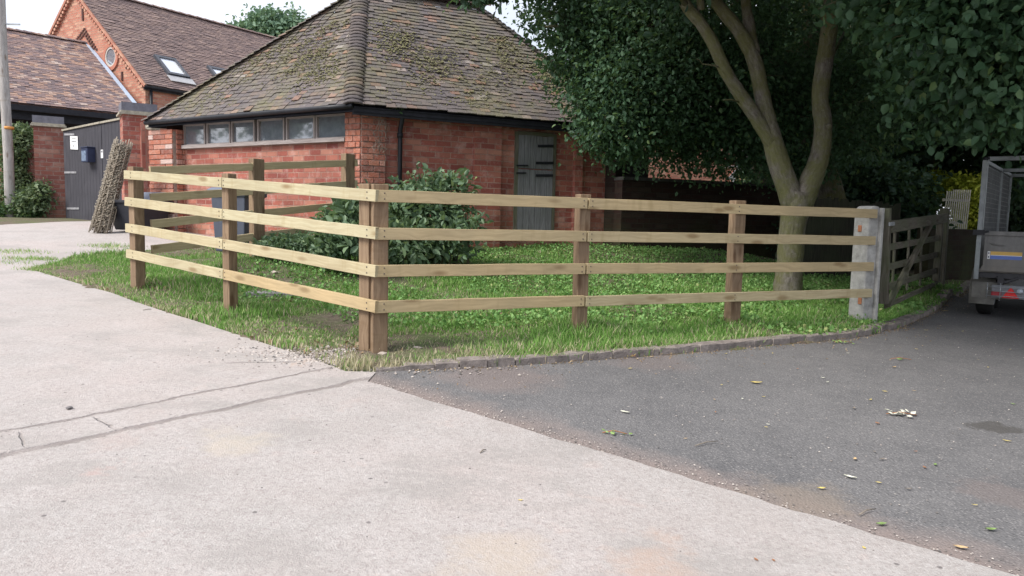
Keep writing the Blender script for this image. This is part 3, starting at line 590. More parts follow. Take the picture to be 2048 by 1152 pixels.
# end pier at the far left of this wall (measured along the wall)
def pier_end():
    bb = MB(); a0, a1 = sL(363), sL(316); z = zbase; k = 0; course = .0905; zt_ = wp(335, 266)[2]
    while z < zt_:
        L_ = a1-a0; cuts = [0, L_*.5, L_] if k % 2 else [0, L_*.3, L_*.8, L_]; ex = .05 if z < zt_-.2 else 0
        for a, b in zip(cuts[:-1], cuts[1:]): bb.obox(C3+DL*(a0+(a+b)/2)+nl*(.1+random.uniform(-.008, .008))+V(0, 0, z+course/2), DL*((b-a)/2-.005), nl*.06, (0, 0, course/2-.006), tint=min(1, max(0, random.gauss(.6, .27))))
        for q in (.03, -.09): bb.obox(C3+DL*(a0-.002)+nl*q+V(0, 0, z+course/2), DL*.03, nl*.055, (0, 0, course/2-.006), tint=min(1, max(0, random.gauss(.6, .2))))
        z += course; k += 1
    o = bb.build('brick_pier', ONEB, bld, bevel=.005); core = MB(); wallstrip(core, C3+nl*.14, DL, a0, a1-.01, zbase, zt_, nl, .3); core.build('mortar_core', MORT, o)
pier_end()
# windows
sill = MB(); s0, s1 = sL(689), sL(366)
sill.obox(C3+DL*((s0+s1)/2)-nl*.06+V(0, 0, z_sill+.02), DL*((s1-s0)/2), nl*.07, (0, 0, .03)); 
lint = MB(); lint.obox(C3+DL*((s0+s1)/2+.25)-nl*.14+V(0, 0, (z_wt+wtop)/2+.03), DL*((s1-s0)/2+.3), nl*.06, (0, 0, max(.02, (wtop-z_wt)/2+.02))); lint.build('lintel', DARKW, bld)
wins = [(366, 405), (412, 455), (461, 503), (513, 562), (570, 622), (629, 688)]
sill.build('window_sill', FRAMEW, bld)
for a, b in wins:
    sa, sb = sL(b), sL(a); fr = MB(); z0, z1 = z_sill+.045, z_wt+.01; w_ = .017
    cc = C3-nl*.085
    for s in (sa-.012, sb+.012): fr.obox(cc+DL*s+V(0, 0, (z0+z1)/2), (0, 0, (z1-z0)/2), DL*w_, nl*.03)
    for z in (z0+.012, z1-.012): fr.obox(cc+DL*((sa+sb)/2)+nl*.002+V(0, 0, z), DL*((sb-sa)/2-.01), nl*.03, (0, 0, .014))
    wn = fr.build('window', FRAMEW, bld)
    gl = MB(); q = cc-nl*.01; til = random.uniform(-.004, .004); A_ = q+DL*sa; B_ = q+DL*sb
    gl.obox(cc-nl*.012+DL*((sa+sb)/2)+V(0, 0, (z0+z1)/2), DL*((sb-sa)/2)+nl*til, nl*.003, (0, 0, (z1-z0)/2)); gl.build('pane', GLASS, wn)
# door in the right wall
dz0, dz1 = rp_(1070, 468)[2], rp_(1070, 271)[2]; sa, sb = float(linepx(CORN, CORN+dr, 1035)), float(linepx(CORN, CORN+dr, 1104))
fr = MB(); q = C3+nr*-.045
for s in (sa-.03, sb+.03): fr.beam(q+DR*s+V(0, 0, dz0-.1), q+DR*s+V(0, 0, dz1+.05), .06, .06, upv=nr)
fr.beam(q+DR*sa+V(0, 0, dz1+.03), q+DR*sb+V(0, 0, dz1+.03), .058, .06); 
do = fr.build('door_frame', OLDW, bld); zm = rp_(1070, 338)[2]
for z0, z1 in ((zm+.006, dz1), (dz0, zm-.006)):
    m_ = MB(); n_ = 6
    for i in range(n_):
        u0_, u1_ = sa+(sb-sa)*i/n_, sa+(sb-sa)*(i+1)/n_; m_.beam(q+nr*(.02+random.uniform(0, .004))+DR*((u0_+u1_)/2)+V(0, 0, z0), q+nr*.02+DR*((u0_+u1_)/2)+V(0, 0, z1-random.uniform(0, .01)), (u1_-u0_)-.006, .022, upv=nr)
    leaf = m_.build('door', DOORW, bld, bevel=.002)
    if z0 > zm: hs = [(1076, 1107, 292), (1072, 1107, 326)]; bo = (1033, 1056, 331)
    else: hs = [(1072, 1106, 351)]; bo = (1033, 1052, 346)
    for a, b, yy in hs:
        p0, p1 = rp_(a, yy), rp_(b, yy); m_ = MB(); m_.obox((p0+p1)/2+nr*.0, (p1-p0)/2, nr*.006, (0, 0, .022)); m_.build('hinge', BLACKM, leaf)
    p0, p1 = rp_(bo[0], bo[2]), rp_(bo[1], bo[2]); m_ = MB(); m_.obox((p0+p1)/2+nr*.004, (p1-p0)/2, nr*.01, (0, 0, .012)); m_.build('bolt', BLACKM, leaf)
# roof
OH = .22
def off(p, k): return p
eC = C3+nl*OH+nr*OH*.6; eL = V(*Lend, 0)+nl*OH+DL*.28; eR = V(*Rend, 0)+nr*OH+DR*.25; eB = V(*Lend, 0)+DR*RW-nr*OH-nl*OH
for e in (eC, eL, eR, eB): e[2] = EZ
AP = at(722, -22, 13.72); RG = at(958, 18, 14.7); AP[2] = RG[2] = (AP[2]+RG[2])/2+.0
def tilefield(mb, p0, p1, q0, q1, rows, tw_, curve=.0, jit=.010, sag=0., skip=None, lift=.018, thick=.014, lmul=1.35):
    p0, p1, q0, q1 = map(lambda a: V(*a), (p0, p1, q0, q1)); nrm = unit(np.cross(p1-p0, (q0+q1)/2-p0)); nrm = nrm if nrm[2] > 0 else -nrm
    for k in range(rows):
        a0, a1 = k/rows, (k+1)/rows; A_, B_ = p0+(q0-p0)*a0, p1+(q1-p1)*a0; A1, B1_ = p0+(q0-p0)*a1, p1+(q1-p1)*a1
        L_ = np.linalg.norm(B_-A_); d = (B_-A_)/L_; upd = (A1-A_); upd = upd-d*(upd@d); rl = np.linalg.norm(upd); upd = upd/rl
        n = int(L_/tw_)+2; x = -tw_*(.5 if k % 2 else 0)
        rowj = random.uniform(-.006, .006)
        while x < L_:
            x0, x1 = max(0, x), min(L_, x+tw_)
            if x1-x0 > .02:
                j = random.gauss(0, jit); jn = abs(random.gauss(0, .006)); rot = random.gauss(0, .02); sg = -sag*math.sin(math.pi*a0)*math.sin(math.pi*min(1, x0/L_))
                # follow the slanting side at the ends of the upper edge
                c = A_+d*((x0+x1)/2)+upd*(rl*lmul/2+j+rowj-.02)+nrm*(lift/2+jn+sg+.004)
                ex = d*((x1-x0)/2-.003)+upd*rot*(x1-x0)/2; ey = upd*(rl*lmul/2)-nrm*(lift/2)
                tt = random.random(); mb.obox(c, ex, ey, np.cross(unit(ex), unit(ey))*thick/2, tint=tt, uo=(0, 0))
            x += tw_
rf = MB(); uRoof = MB()
for a, b, c, d in ((eL, eC, AP, AP), (eC, eR, AP, RG)): tilefield(rf, a, b, c, d, 34, .165, sag=.05)
tilefield(rf, eR, eB, RG, RG, 30, .165)
roof = rf.build('roof', TILE_N, bld)
for tri in ((eL, eC, AP), (eC, eR, RG, AP), (eR, eB, RG), (eB, eL, AP, RG)): uRoof.face([p-V(0, 0, .11) for p in tri], [(p[0], p[2]) for p in tri])
uRoof.face([eL-V(0, 0, .05), eB-V(0, 0, .05), eR-V(0, 0, .05), eC-V(0, 0, .05)], [(0, 0)]*4)
uRoof.build('roof_deck', DARKW, bld)
# bonnet hip tiles and ridge
hp = MB()
def hipline(a, b, n, r, tint=None, arc=1.0):
    a, b = V(*a), V(*b); d = (b-a)/n; sdv = unit(np.cross(unit(d), V(0, 0, 1))); uu = np.cross(sdv, unit(d))
    for i in range(n):
        c0_ = a+d*(i-.15); c1_ = a+d*(i+1.1); vs = []; nn = 7
        for c_, rr, lf in ((c0_, r*1.08, .030), (c1_, r*.92, .0)):
            for j in range(nn):
                t_ = math.pi*(j/(nn-1)-.5)*arc; vs.append(c_+sdv*rr*math.sin(t_)*1.35+uu*(rr*.55*math.cos(t_)-rr*.06+lf*.6)+rng.normal(0, .003, 3))
        vs += [v-uu*.016 for v in vs[:nn]]
        fs = [(j, j+1, nn+j+1, nn+j) for j in range(nn-1)]+[(2*nn+j, 2*nn+j+1, j+1, j) for j in range(nn-1)]; hp.mesh(vs, fs, [[(0, 0)]*4]*len(fs), random.random() if tint is None else tint, True)
up_ = V(0, 0, .02)
for e_, t2, n_, r_ in ((eC, AP, 36, .105), (eL, AP, 34, .09), (eR, RG, 32, .09)):
    hp = MB(); hipline(e_-V(0, 0, .012), t2-V(0, 0, .012), n_, r_, arc=.95); hp.build('hip_tile', TILE_N, roof)
hp = MB(); hipline(AP+V(0, 0, .04), RG+V(0, 0, .04)+DR*.15, 7, .13, arc=1.1); hp.build('ridge_tile', TILE_S, roof)
# moss cushions on the tiles
def moss(parent):
    P = []; 
    for (a, b, c, d, n, lo, hi) in ((eL, eC, AP, AP, 2200, .0, .72), (eC, eR, AP, RG, 3000, .04, .72)):
        u = rng.uniform(0, 1, n*4); v = rng.uniform(lo, hi, n*4); cl = np.sin(u*9+v*5+a[0])*.5+np.sin(u*23-v*17)*.3+np.sin(v*11+u*4+1.3)*.4
        keep = cl+rng.normal(0, .6, n*4) > .55; u, v = u[keep][:n], v[keep][:n]
        A_ = a+(c-a)*v[:, None]; B_ = b+(d-b)*v[:, None]; P.append(A_+(B_-A_)*u[:, None]+np.array([0, 0, .018])-0)
    P = np.concatenate(P); n = len(P); s = rng.uniform(.008, .026, (n, 1, 1)); base = np.array([(1,0,0),(.5,.87,0),(-.5,.87,0),(-1,0,0),(-.5,-.87,0),(.5,-.87,0),(0,0,.75)])
    vs = P[:, None, :]+base[None]*s*rng.uniform(.6, 1.3, (n, 7, 1)); k = np.arange(n)[:, None]*7
    lp = np.concatenate([k+np.array([i, (i+1) % 6, 6]) for i in range(6)], 1).ravel(); m = MT('moss', .95, .1); g = m.geo(); m.col(m.mix(m.noise(g, 14, 3), (.11, .115, .05), (.27, .25, .15)))
    npmesh('moss', vs.reshape(-1, 3), lp, 3, np.full(n*7, .5), m.m, parent, kind='stuff')
moss(roof)
# fascia, gutter, downpipe
gu = MB(); g0, g1 = eL+nl*.02-V(0, 0, .03), eC+nl*.02-V(0, 0, .03); gu.tube([g0+(g1-g0)*i/8 for i in range(9)], .040, 10); gu.build('gutter', BLACKM, bld)
fa = MB(); fa.beam(eC-nr*.03-V(0, 0, .09), eR-nr*.03-V(0, 0, .09), .03, .12); fa.beam(eL-nl*.05-V(0, 0, .05), eC-nl*.05-V(0, 0, .05), .03, .06); fa.build('fascia', DARKW, bld)
sp_ = MB(); 
s795 = float(linepx(CORN, CORN+dr, 796)); pb = C3+DR*s795+nr*.08
sp_.tube([pb+nr*.12+V(0, 0, EZ-.07), pb+nr*.1+V(0, 0, EZ-.16), pb+V(0, 0, EZ-.32), pb+V(0, 0, EZ-.5), pb+V(0, 0, .5)], .036, 10)
for z in (EZ-.36, EZ-1.3): sp_.tube([pb+V(0, 0, z), pb+V(0, 0, z-.07)], .046, 10)
sp_.build('downpipe', BLACKM, bld)

# ------------------------------------------------------------------ the gabled barn behind
bd = V(.541, .841, 0); gdn = V(-.841, .541, 0); BC = at(290, 163, 25.0); bz = .6
barn = thing('gabled_barn', 'tall orange brick barn with steep tiled roof, round gable window and roof lights', 'barn', (BC[0], BC[1], 1.1))
HW = 4.15; ev = BC[2]; APX = at(158, -24, 27.25); apz = APX[2]; BL = 15.
b0 = V(BC[0], BC[1], 0); 
wb = MB()
gable = [b0+V(0, 0, bz), b0+gdn*2*HW+V(0, 0, bz), b0+gdn*2*HW+V(0, 0, ev), b0+gdn*HW+V(0, 0, apz), b0+V(0, 0, ev)]
wb.face(gable, [((p-b0)[:2]@gdn[:2], p[2]) for p in gable]); 
sd_ = [b0+V(0, 0, bz), b0+V(0, 0, ev), b0+bd*BL+V(0, 0, ev), b0+bd*BL+V(0, 0, bz)]; wb.face(sd_, [((p-b0)[:2]@bd[:2], p[2]) for p in sd_])
f2 = [p+bd*BL for p in gable][::-1]; wb.face(f2, [(0, 0)]*5)
s2 = [p+gdn*2*HW for p in sd_][::-1]; wb.face(s2, [(0, 0)]*4)
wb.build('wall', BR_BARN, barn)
rb = MB(); rg0, rg1 = b0+gdn*HW-bd*.1+V(0, 0, apz+.05), b0+gdn*HW+bd*BL+V(0, 0, apz+.05); ov = unit(V(b0[0], b0[1], ev)-V(*(b0+gdn*HW)[:2], apz))*.25
ea0, ea1 = b0-bd*.1+V(0, 0, ev+.05)+ov, b0+bd*BL+V(0, 0, ev+.05)+ov
tilefield(rb, ea0, ea1, rg0, rg1, 52, .24, jit=.006, lmul=1.25, thick=.012, lift=.022)
ov2 = V(*( -(ov@gdn)*gdn*1.0)[:2], 0)+V(0, 0, ov[2]); far0, far1 = b0+gdn*2*HW-bd*.1+V(0, 0, ev+.05)+ov2, b0+gdn*2*HW+bd*BL+V(0, 0, ev+.05)+ov2
rb.face([far0, rg0, rg1, far1], [(0, 0)]*4, .4); rb.face([ea0-V(0, 0, .02), ea1-V(0, 0, .02), rg1-V(0, 0, .02), rg0-V(0, 0, .02)], [(0, 0)]*4, .4)
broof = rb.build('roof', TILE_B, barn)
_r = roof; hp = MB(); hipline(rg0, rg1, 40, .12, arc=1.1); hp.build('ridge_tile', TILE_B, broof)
# verge and dentil courses along the gable
vb_ = MB()
for sgn in (0, 1):
    a = b0+(gdn*2*HW if sgn else 0)+V(0, 0, ev); b = b0+gdn*HW+V(0, 0, apz); n = 34
    vb_.beam(a-bd*.06+unit(a-b)*.2-V(0, 0, .03), b-bd*.06-V(0, 0, .03), .12, .10)
    for i in range(n): 
        p = a+(b-a)*(i+.5)/n-bd*.05-V(0, 0, .20); vb_.obox(p, gdn*.055, bd*.05, (0, 0, .045))
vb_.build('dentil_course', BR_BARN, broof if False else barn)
# honeycomb of dark header gaps under the apex, slit vents
hb = MB()
def gpt(px, py, o=.03): return onwall(b0[:2], b0[:2]+gdn[:2], px, py)-bd*o
for cx_, cy_ in [(169+5.2*(i-j*.0)*1.0-0, 58+0) for i, j in ()]: pass
for r_ in range(9):
    for q_ in range(-r_, r_+1, 2):
        if abs(q_) >= r_-3 or r_ < 4:
            x_, y_ = 169.5+q_*3.0, 58+r_*4.6+q_*.5
            if y_ < 104 and not (x_ < 158 and y_ > 86-0*(158-x_)): hb.obox(gpt(x_, y_, .012), gdn*.05, bd*.02, (0, 0, .028))
DREC = simple('dark_recess', (.10, .05, .045), .9); hb.build('honeycomb_brickwork', DREC, barn)
for x_, y_, h_ in ((166, 26, .26), (254, 131, .11), (245, 152, .14)): hb = MB(); hb.obox(gpt(x_, y_, .012), gdn*.045, bd*.02, (0, 0, h_)); hb.build('vent', DREC, barn)
# round window
rc = onwall(b0[:2], b0[:2]+gdn[:2], 223, 114)
def ring(c, r, w_, o, dep, n=28):
    m_ = MB(); vs = []
    for i in range(n):
        a = 2*math.pi*i/n; e = gdn*math.cos(a)+V(0, 0, math.sin(a))
        vs += [c+e*r-bd*o, c+e*(r+w_)-bd*o, c+e*(r+w_)-bd*(o-dep), c+e*r-bd*(o-dep)]
    fs = []
    for i in range(n):
        j = (i+1) % n
        for k in range(4): fs.append((i*4+k, i*4+(k+1) % 4, j*4+(k+1) % 4, j*4+k))
    m_.mesh(vs, fs, [[(0, 0)]*4]*len(fs)); return m_
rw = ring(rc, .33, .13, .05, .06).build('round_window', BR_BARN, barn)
ring(rc, .27, .06, .035, .04).build('frame', simple('pale_frame', (.55, .52, .48), .6, .1), rw)
m_ = MB(); n = 28; vs = [rc+(gdn*math.cos(6.2832*i/n)+V(0, 0, math.sin(6.2832*i/n)))*.28-bd*.012 for i in range(n)]; m_.mesh(vs, [tuple(range(n))], [[(0, 0)]*n]); m_.build('pane', mat_glass('round_glass', (.10, .12, .15), .1, (.3, .33, .38), .5), rw)
# roof lights
su = unit(rg0-ea0); sn = np.cross(bd, su); sn = sn if sn[2] > 0 else -sn
SKYG = mat_glass('roof_light_glass', (.55, .6, .68), .15, (.7, .74, .8), .8); FRG = simple('dark_grey_frame', (.07, .075, .09), .4)
def roofpt(px, py):
    d = ray(px, py); t_ = ((ea0-CAM)@sn)/(d@sn); return CAM+d*t_
for c4 in (((311, 117), (347, 123), (372, 159), (337, 151)), ((418, 138), (446, 143), (470, 176), (434, 166))):
    P = [roofpt(*q)+sn*.07 for q in c4]; cc = sum(P)/4; hu = abs((P[1]-P[0])@bd)/2; hv = abs((P[3]-P[0])@su)/2
    m_ = MB()
    for sgn in (-1, 1): m_.obox(cc+bd*sgn*hu, bd*.06, su*(hv+.06), sn*.06); m_.obox(cc+su*sgn*hv, bd*(hu-.06), su*.06, sn*.058)
    fo = m_.build('roof_light', FRG, barn); g_ = MB(); g_.obox(cc+sn*.01, bd*(hu-.05), su*(hv-.05), sn*.01); g_.build('pane', SKYG, fo)
    lf = MB(); lf.obox(cc-su*(hv+.26)-sn*.0, bd*(hu+.12), su*.16, sn*.012); lf.build('lead_flashing', simple('lead', (.42, .42, .43), .5, .1), fo)
m_ = MB(); m_.tube([ea0+sn*-.08, ea1-sn*.08], .06, 8); m_.beam(ea0-V(0, 0, .14)-ov*.5, ea1-V(0, 0, .14)-ov*.5, .04, .2); m_.build('gutter', BLACKM, barn)
m_ = MB(); q = b0+bd*.15+unit(V(.841, -.541, 0))*.08; m_.tube([q+V(0, 0, ev-.1), q+V(0, 0, 1)], .05, 8); m_.build('downpipe', BLACKM, barn)

# ------------------------------------------------------------------ the low cart shed on the left
RL, RR = at(10, 59, 25.1), at(175, 87.5, 27.0); EL, ER = at(20, 205, 21.5), at(290, 231, 24.0)
zr = (RL[2]+RR[2])/2; ze = (EL[2]+ER[2])/2
dR_ = unit((RR-RL)*V(1, 1, 0)); dE_ = unit((ER-EL)*V(1, 1, 0)); RL2 = RL-dR_*7; EL2 = EL-dE_*7
for p in (RL2, RR): p[2] = zr
for p in (EL2, ER): p[2] = ze
shed = thing('cart_shed', 'long low open-fronted shed with mottled orange tile roof butting the barn gable', 'shed', (ER[0], ER[1], 1.0))
m_ = MB(); tilefield(m_, EL2, ER, RL2, RR, 44, .20, jit=.008, lmul=1.3, lift=.022); m_.face([EL2-V(0, 0, .02), ER-V(0, 0, .02), RR-V(0, 0, .02), RL2-V(0, 0, .02)], [(0, 0)]*4, .3)
pb_ = unit(V(-dR_[1], dR_[0], 0)); bk0, bk1 = RL2+pb_*3.2-V(0, 0, 2.6), RR+pb_*3.2-V(0, 0, 2.6); m_.face([RL2, RR, bk1, bk0], [(0, 0)]*4, .3); sroof = m_.build('roof', TILE_S, shed)
hp = MB(); hipline(RL2, RR, 44, .12, arc=1.1); hp.build('ridge_tile', TILE_S, sroof)
m_ = MB(); m_.beam(RR+V(0, 0, .04)-bd*.05, ER+V(0, 0, .06)-bd*.05, .11, .04); m_.build('lead_flashing', simple('blue_lead', (.42, .50, .62), .5, .1), sroof)
m_ = MB(); m_.beam(EL2-V(0, 0, .12), ER-V(0, 0, .12), .05, .16); m_.beam(EL2+pb_*.3-V(0, 0, .32), ER+pb_*.3-V(0, 0, .32), .2, .22); m_.build('wall_plate', DARKW, shed)
m_ = MB()
bw0, bw1 = EL2+pb_*2.6, ER+pb_*2.4; m_.face([bw0*V(1, 1, 0)+V(0, 0, .5), bw1*V(1, 1, 0)+V(0, 0, .5), bw1*V(1, 1, 0)+V(0, 0, ze+.15), bw0*V(1, 1, 0)+V(0, 0, ze+.15)], [(0, 0), (12, 0), (12, 5), (0, 5)]); m_.build('back_wall', simple('dark_boards', (.05, .045, .045), .9), shed)
for i in range(5):
    p = ER-dE_*(1.2+i*2.9)+pb_*.3; m_ = MB(); m_.beam((p[0], p[1], .5), (p[0], p[1], ze-.3), .2, .2, upv=dE_); m_.build('post', DARKW, shed)

# ------------------------------------------------------------------ gate pillars and yard gate
CAPB = simple('blue_engineering_brick', (.16, .16, .19), .7, .25, 10); STONE = simple('lichened_cap_stone', (.36, .33, .27), .9, .3, 14, bump=.006)
def pillar(name, label, pxc, Y, w_, ytop, rot, mat):
    p = at(pxc, 430, Y); zb = G(p[0], p[1]); zt = at(pxc, ytop, Y)[2]; t_ = thing(name, label, 'gate pillar', (p[0], p[1], zb)); ca, sa_ = math.cos(rot), math.sin(rot)
    def sq(h): return [(p[0]+ca*a*h-sa_*b*h, p[1]+sa_*a*h+ca*b*h) for a, b in ((-1, -1), (1, -1), (1, 1), (-1, 1))]
    h = w_/2; m_ = MB(); m_.prism(sq(h), zb-.2, zt-.24); m_.build('shaft', mat, t_, bevel=.008)
    m_ = MB(); m_.prism(sq(h+.06), zt-.24, zt-.20); m_.prism(sq(h+.035), zt-.198, zt-.165); m_.build('cap_course', STONE, t_, bevel=.01)
    m_ = MB(); m_.prism(sq(h+.015), zt-.163, zt); m_.build('coping', CAPB, t_, bevel=.01); return t_, p
P1, pp1 = pillar('brick_gate_pillar', 'dark red brick gate pillar with ivy climbing its left side', 103, 17.9, .60, 235, math.radians(32), BR_PIL)
P2, pp2 = pillar('brick_gate_pillar', 'larger brick gate pillar between the black gate and the outbuilding', 281, 15.6, .62, 210, math.radians(32), BR_L)
# stretch of wall joining the pillar to the outbuilding
t = thing('rendered_stub_wall', 'short stub of whitewashed rubble wall between the right pillar and the outbuilding', 'wall', at(320, 430, 15.3)*V(1, 1, 0)+V(0, 0, .6))
a = at(296, 430, 15.5); b = at(326, 430, 14.9); m_ = MB(); m_.beam(V(a[0], a[1], .4), V(a[0], a[1], at(300, 246, 15.5)[2]), .3, .3, upv=unit((b-a)*V(1, 1, 0))); m_.build('rubble_pier', BR_L, t, bevel=.02); m_ = MB(); zq = at(300, 246, 15.5)[2]; m_.obox((a[0]+.05, a[1], zq-.06), (.19, -.06, 0), (.03, .14, 0), (0, 0, .09)); m_.build('cap_stone', simple('pale_rubble_stone', (.50, .46, .38), .95, .35, 7, bump=.02), t, bevel=.04)
a, b = at(133, 430, 17.6), at(250, 430, 15.9); gdv = unit((b-a)*V(1, 1, 0)); gnv = V(gdv[1], -gdv[0], 0); GL = np.linalg.norm((b-a)[:2])
yg = thing('yard_gate', 'tall black boarded double gate between two brick pillars with iron strap hinges', 'gate', (a[0], a[1], G(a[0], a[1])))
sj = float(linepx(a, a+gdv, 209))
for (s0, s1, t0, t1) in ((0., sj-.01, (133, 262), (206, 247)), (sj+.01, GL, (211, 246.5), (248, 239))):
    m_ = MB(); n = int((s1-s0)/.14); za, zb_ = onwall(a, b, *t0)[2], onwall(a, b, *t1)[2]
    for i in range(n):
        u = s0+(s1-s0)*(i+.5)/n; p = a+gdv*u; f_ = (i+.5)/n; zg = G(p[0], p[1])+.03; m_.beam(V(p[0], p[1], zg), V(p[0], p[1], za+(zb_-za)*f_), (s1-s0)/n-.006, .03, upv=gnv)
    lf = m_.build('gate_leaf', GATEW, yg, bevel=.003)
    m_ = MB(); pA, pB = a+gdv*s0, a+gdv*s1; m_.beam(V(pA[0], pA[1], za+.02), V(pB[0], pB[1], zb_+.02), .09, .04); m_.build('capping', STONE, lf)
    if s0 == 0:
        for (x0, x1, y_) in ((131, 151, 269), (131, 155, 345), (136, 160, 417)):
            A_, B_ = onwall(a, b, x0, y_)+gnv*.022, onwall(a, b, x1, y_)+gnv*.022; m_ = MB(); m_.beam(A_, B_, .012, .045); m_.build('strap_hinge', simple('grey_iron', (.30, .30, .32), .6, .3), lf)
# sign, letter box, notice
sg = onwall(a, b, 151, 286)+gnv*.03; t = thing('gate_sign', 'small white square sign screwed to the black gate', 'sign', sg)
m_ = MB(); ti = V(0, 0, 1)*.15; e1 = gdv*.19-V(0, 0, .012); m_.obox(sg, e1, gnv*.005, ti); m_.build('plate', WHITE, t, bevel=.004)
INK = simple('grey_ink', (.22, .23, .25), .7, .05)
cu = bpy.data.curves.new('lettering', 'FONT'); cu.body = 'Deliveries'; cu.size = .062; cu.align_x = 'CENTER'; cu.extrude = .0008
to = bpy.data.objects.new('lettering_curve', cu); COL.objects.link(to)
bpy.context.view_layer.update(); dg = bpy.context.evaluated_depsgraph_get(); tm = bpy.data.meshes.new_from_object(to.evaluated_get(dg)); bpy.data.objects.remove(to)
R4 = Matrix((( gdv[0], 0, gnv[0], sg[0]+gnv[0]*.0065), (gdv[1], 0, gnv[1], sg[1]+gnv[1]*.0065), (0, 1, 0, sg[2]+.015), (0, 0, 0, 1))); tm.transform(R4); tm.materials.clear(); link('lettering', tm, INK, t)
m_ = MB(); m_.obox(sg+gnv*.0065+V(0, 0, .10), gdv*.11, gnv*.001, (0, 0, .006)); m_.beam(sg+gnv*.0065+gdv*.035-V(0, 0, .03), sg+gnv*.0065-gdv*.02-V(0, 0, .085), .012, .002, upv=gnv); m_.beam(sg+gnv*.0067-gdv*.025-V(0, 0, .045), sg+gnv*.0067-gdv*.025-V(0, 0, .09), .012, .002, upv=gnv); m_.build('printed_mark', INK, t)
bx = onwall(a, b, 186, 311)+gnv*.10; t = thing('letter_box', 'dark blue metal letter box fixed to the black gate', 'letter box', bx)
NAVY = simple('navy_metal', (.035, .045, .09), .45, .2); m_ = MB(); m_.obox(bx, gdv*.15, gnv*.085, (0, 0, .155)); m_.obox(bx+V(0, 0, .165), gdv*.165, gnv*.10, (0, 0, .012)); m_.build('box', NAVY, t, bevel=.008)
m_ = MB(); m_.obox(bx+gnv*.087-gdv*.02-V(0, 0, .02), gdv*.105, gnv*.003, (0, 0, .11)); m_.build('front_plate', simple('blue_grey_plate', (.16, .21, .30), .5, .5, 25), t)
nb = onwall(a, b, 206, 308)+gnv*.02; t = thing('gate_notice', 'narrow white notice on the black gate, right of the letter box', 'notice', nb); m_ = MB(); m_.obox(nb, gdv*.05, gnv*.004, (0, 0, .09)); m_.build('plate', WHITE, t); m_ = MB(); m_.obox(nb+gnv*.005+V(0, 0, .05), gdv*.035, gnv*.001, (0, 0, .02)); m_.build('printed_mark', INK, t)

# ------------------------------------------------------------------ rolled wattle hurdle leaning on the pillar
hb0 = gp(200, 466); hb0[2] = G(hb0[0], hb0[1]); ht = at(247, 284, hb0[1]+.55)
HUR = mat_wood('grey_hazel', (.42, .38, .31), (.22, .18, .14), knots=False); t = thing('wattle_hurdle_roll', 'rolled-up woven hazel hurdle leaning against the brick pillar', 'hurdle', hb0)
ax = unit(ht-hb0); e1 = unit(np.cross(ax, V(0, 1, 0))); e2 = np.cross(ax, e1); HL = np.linalg.norm(ht-hb0); m_ = MB()
def hp_(u, v, s): return hb0+e1*u+e2*v+ax*s
st = []
for i in range(26):
    a_ = i*.55; r_ = .05+.013*i*.6; r_ = min(.14, .03+i*.0045); u, v = r_*1.05*math.cos(a_), r_*.8*math.sin(a_); st.append((u, v)); 
    m_.tube([hp_(u*1.1+random.uniform(-.02, .02), v, .0+random.uniform(-.02, .03)), hp_(u, v, HL*.5), hp_(u+random.uniform(-.02, .02), v+.01, HL+random.uniform(-.08, .05))], random.uniform(.009, .014), 6)
for i in range(8):
    a_ = i*.785+.2; u, v = .158*math.cos(a_), .128*math.sin(a_); m_.tube([hp_(u*1.15, v*1.1, random.uniform(-.03, .02)), hp_(u, v, HL*.5), hp_(u, v, HL+random.uniform(-.05, .06))], .010, 6)
m_.build('stake', HUR, t)
m_ = MB()
for row in range(62):
    s = .08+row*(HL-.16)/62
    for q in range(11):
        a0_ = q*.571+(row % 2)*.29+random.uniform(-.1, .1); rr = .130+random.uniform(-.010, .018); l_ = random.uniform(.08, .13)/.14
        P_ = [hp_(rr*1.02*math.cos(a0_+k*l_/3), rr*.8*math.sin(a0_+k*l_/3)+(.03 if k == 3 else 0), s+random.uniform(-.006, .006)+k*.004) for k in range(4)]
        P_.append(P_[-1]+(P_[-1]-hp_(0, 0, s))*random.uniform(.05, .25)); m_.tube(P_, random.uniform(.007, .012), 5)
m_.build('weave', HUR, t)

# ------------------------------------------------------------------ telegraph pole
p0 = at(21, 414, 17.5); p0[2] = G(p0[0], p0[1])
t = thing('telegraph_pole', 'grey weathered timber pole with an orange band beside the ivy', 'pole', p0); top = p0+V(-.05, 0, 7.6); m_ = MB(); m_.tube([p0-V(0, 0, .3)+(top-p0)*0]+[p0+(top-p0)*i/10+V(random.uniform(-.01, .01), 0, 0) for i in range(1, 11)], [.108-.002*i for i in range(11)], 14, rough=.02); m_.build('shaft', mat_wood('silver_grey_pole', (.50, .48, .46), (.32, .30, .29), gs=.5), t)
m_ = MB(); q = at(17, 256, p0[1]); m_.tube([q-V(0, 0, .03), q+V(0, 0, .03)], .110, 14); m_.build('band', simple('orange_tape', (.65, .30, .08), .6, .2), t)
m_ = MB(); q = at(3, 48, p0[1]); m_.beam(q+V(.1, 0, 0), q+V(.42, 0, 0), .03, .03); m_.build('step_iron', GALV, t)

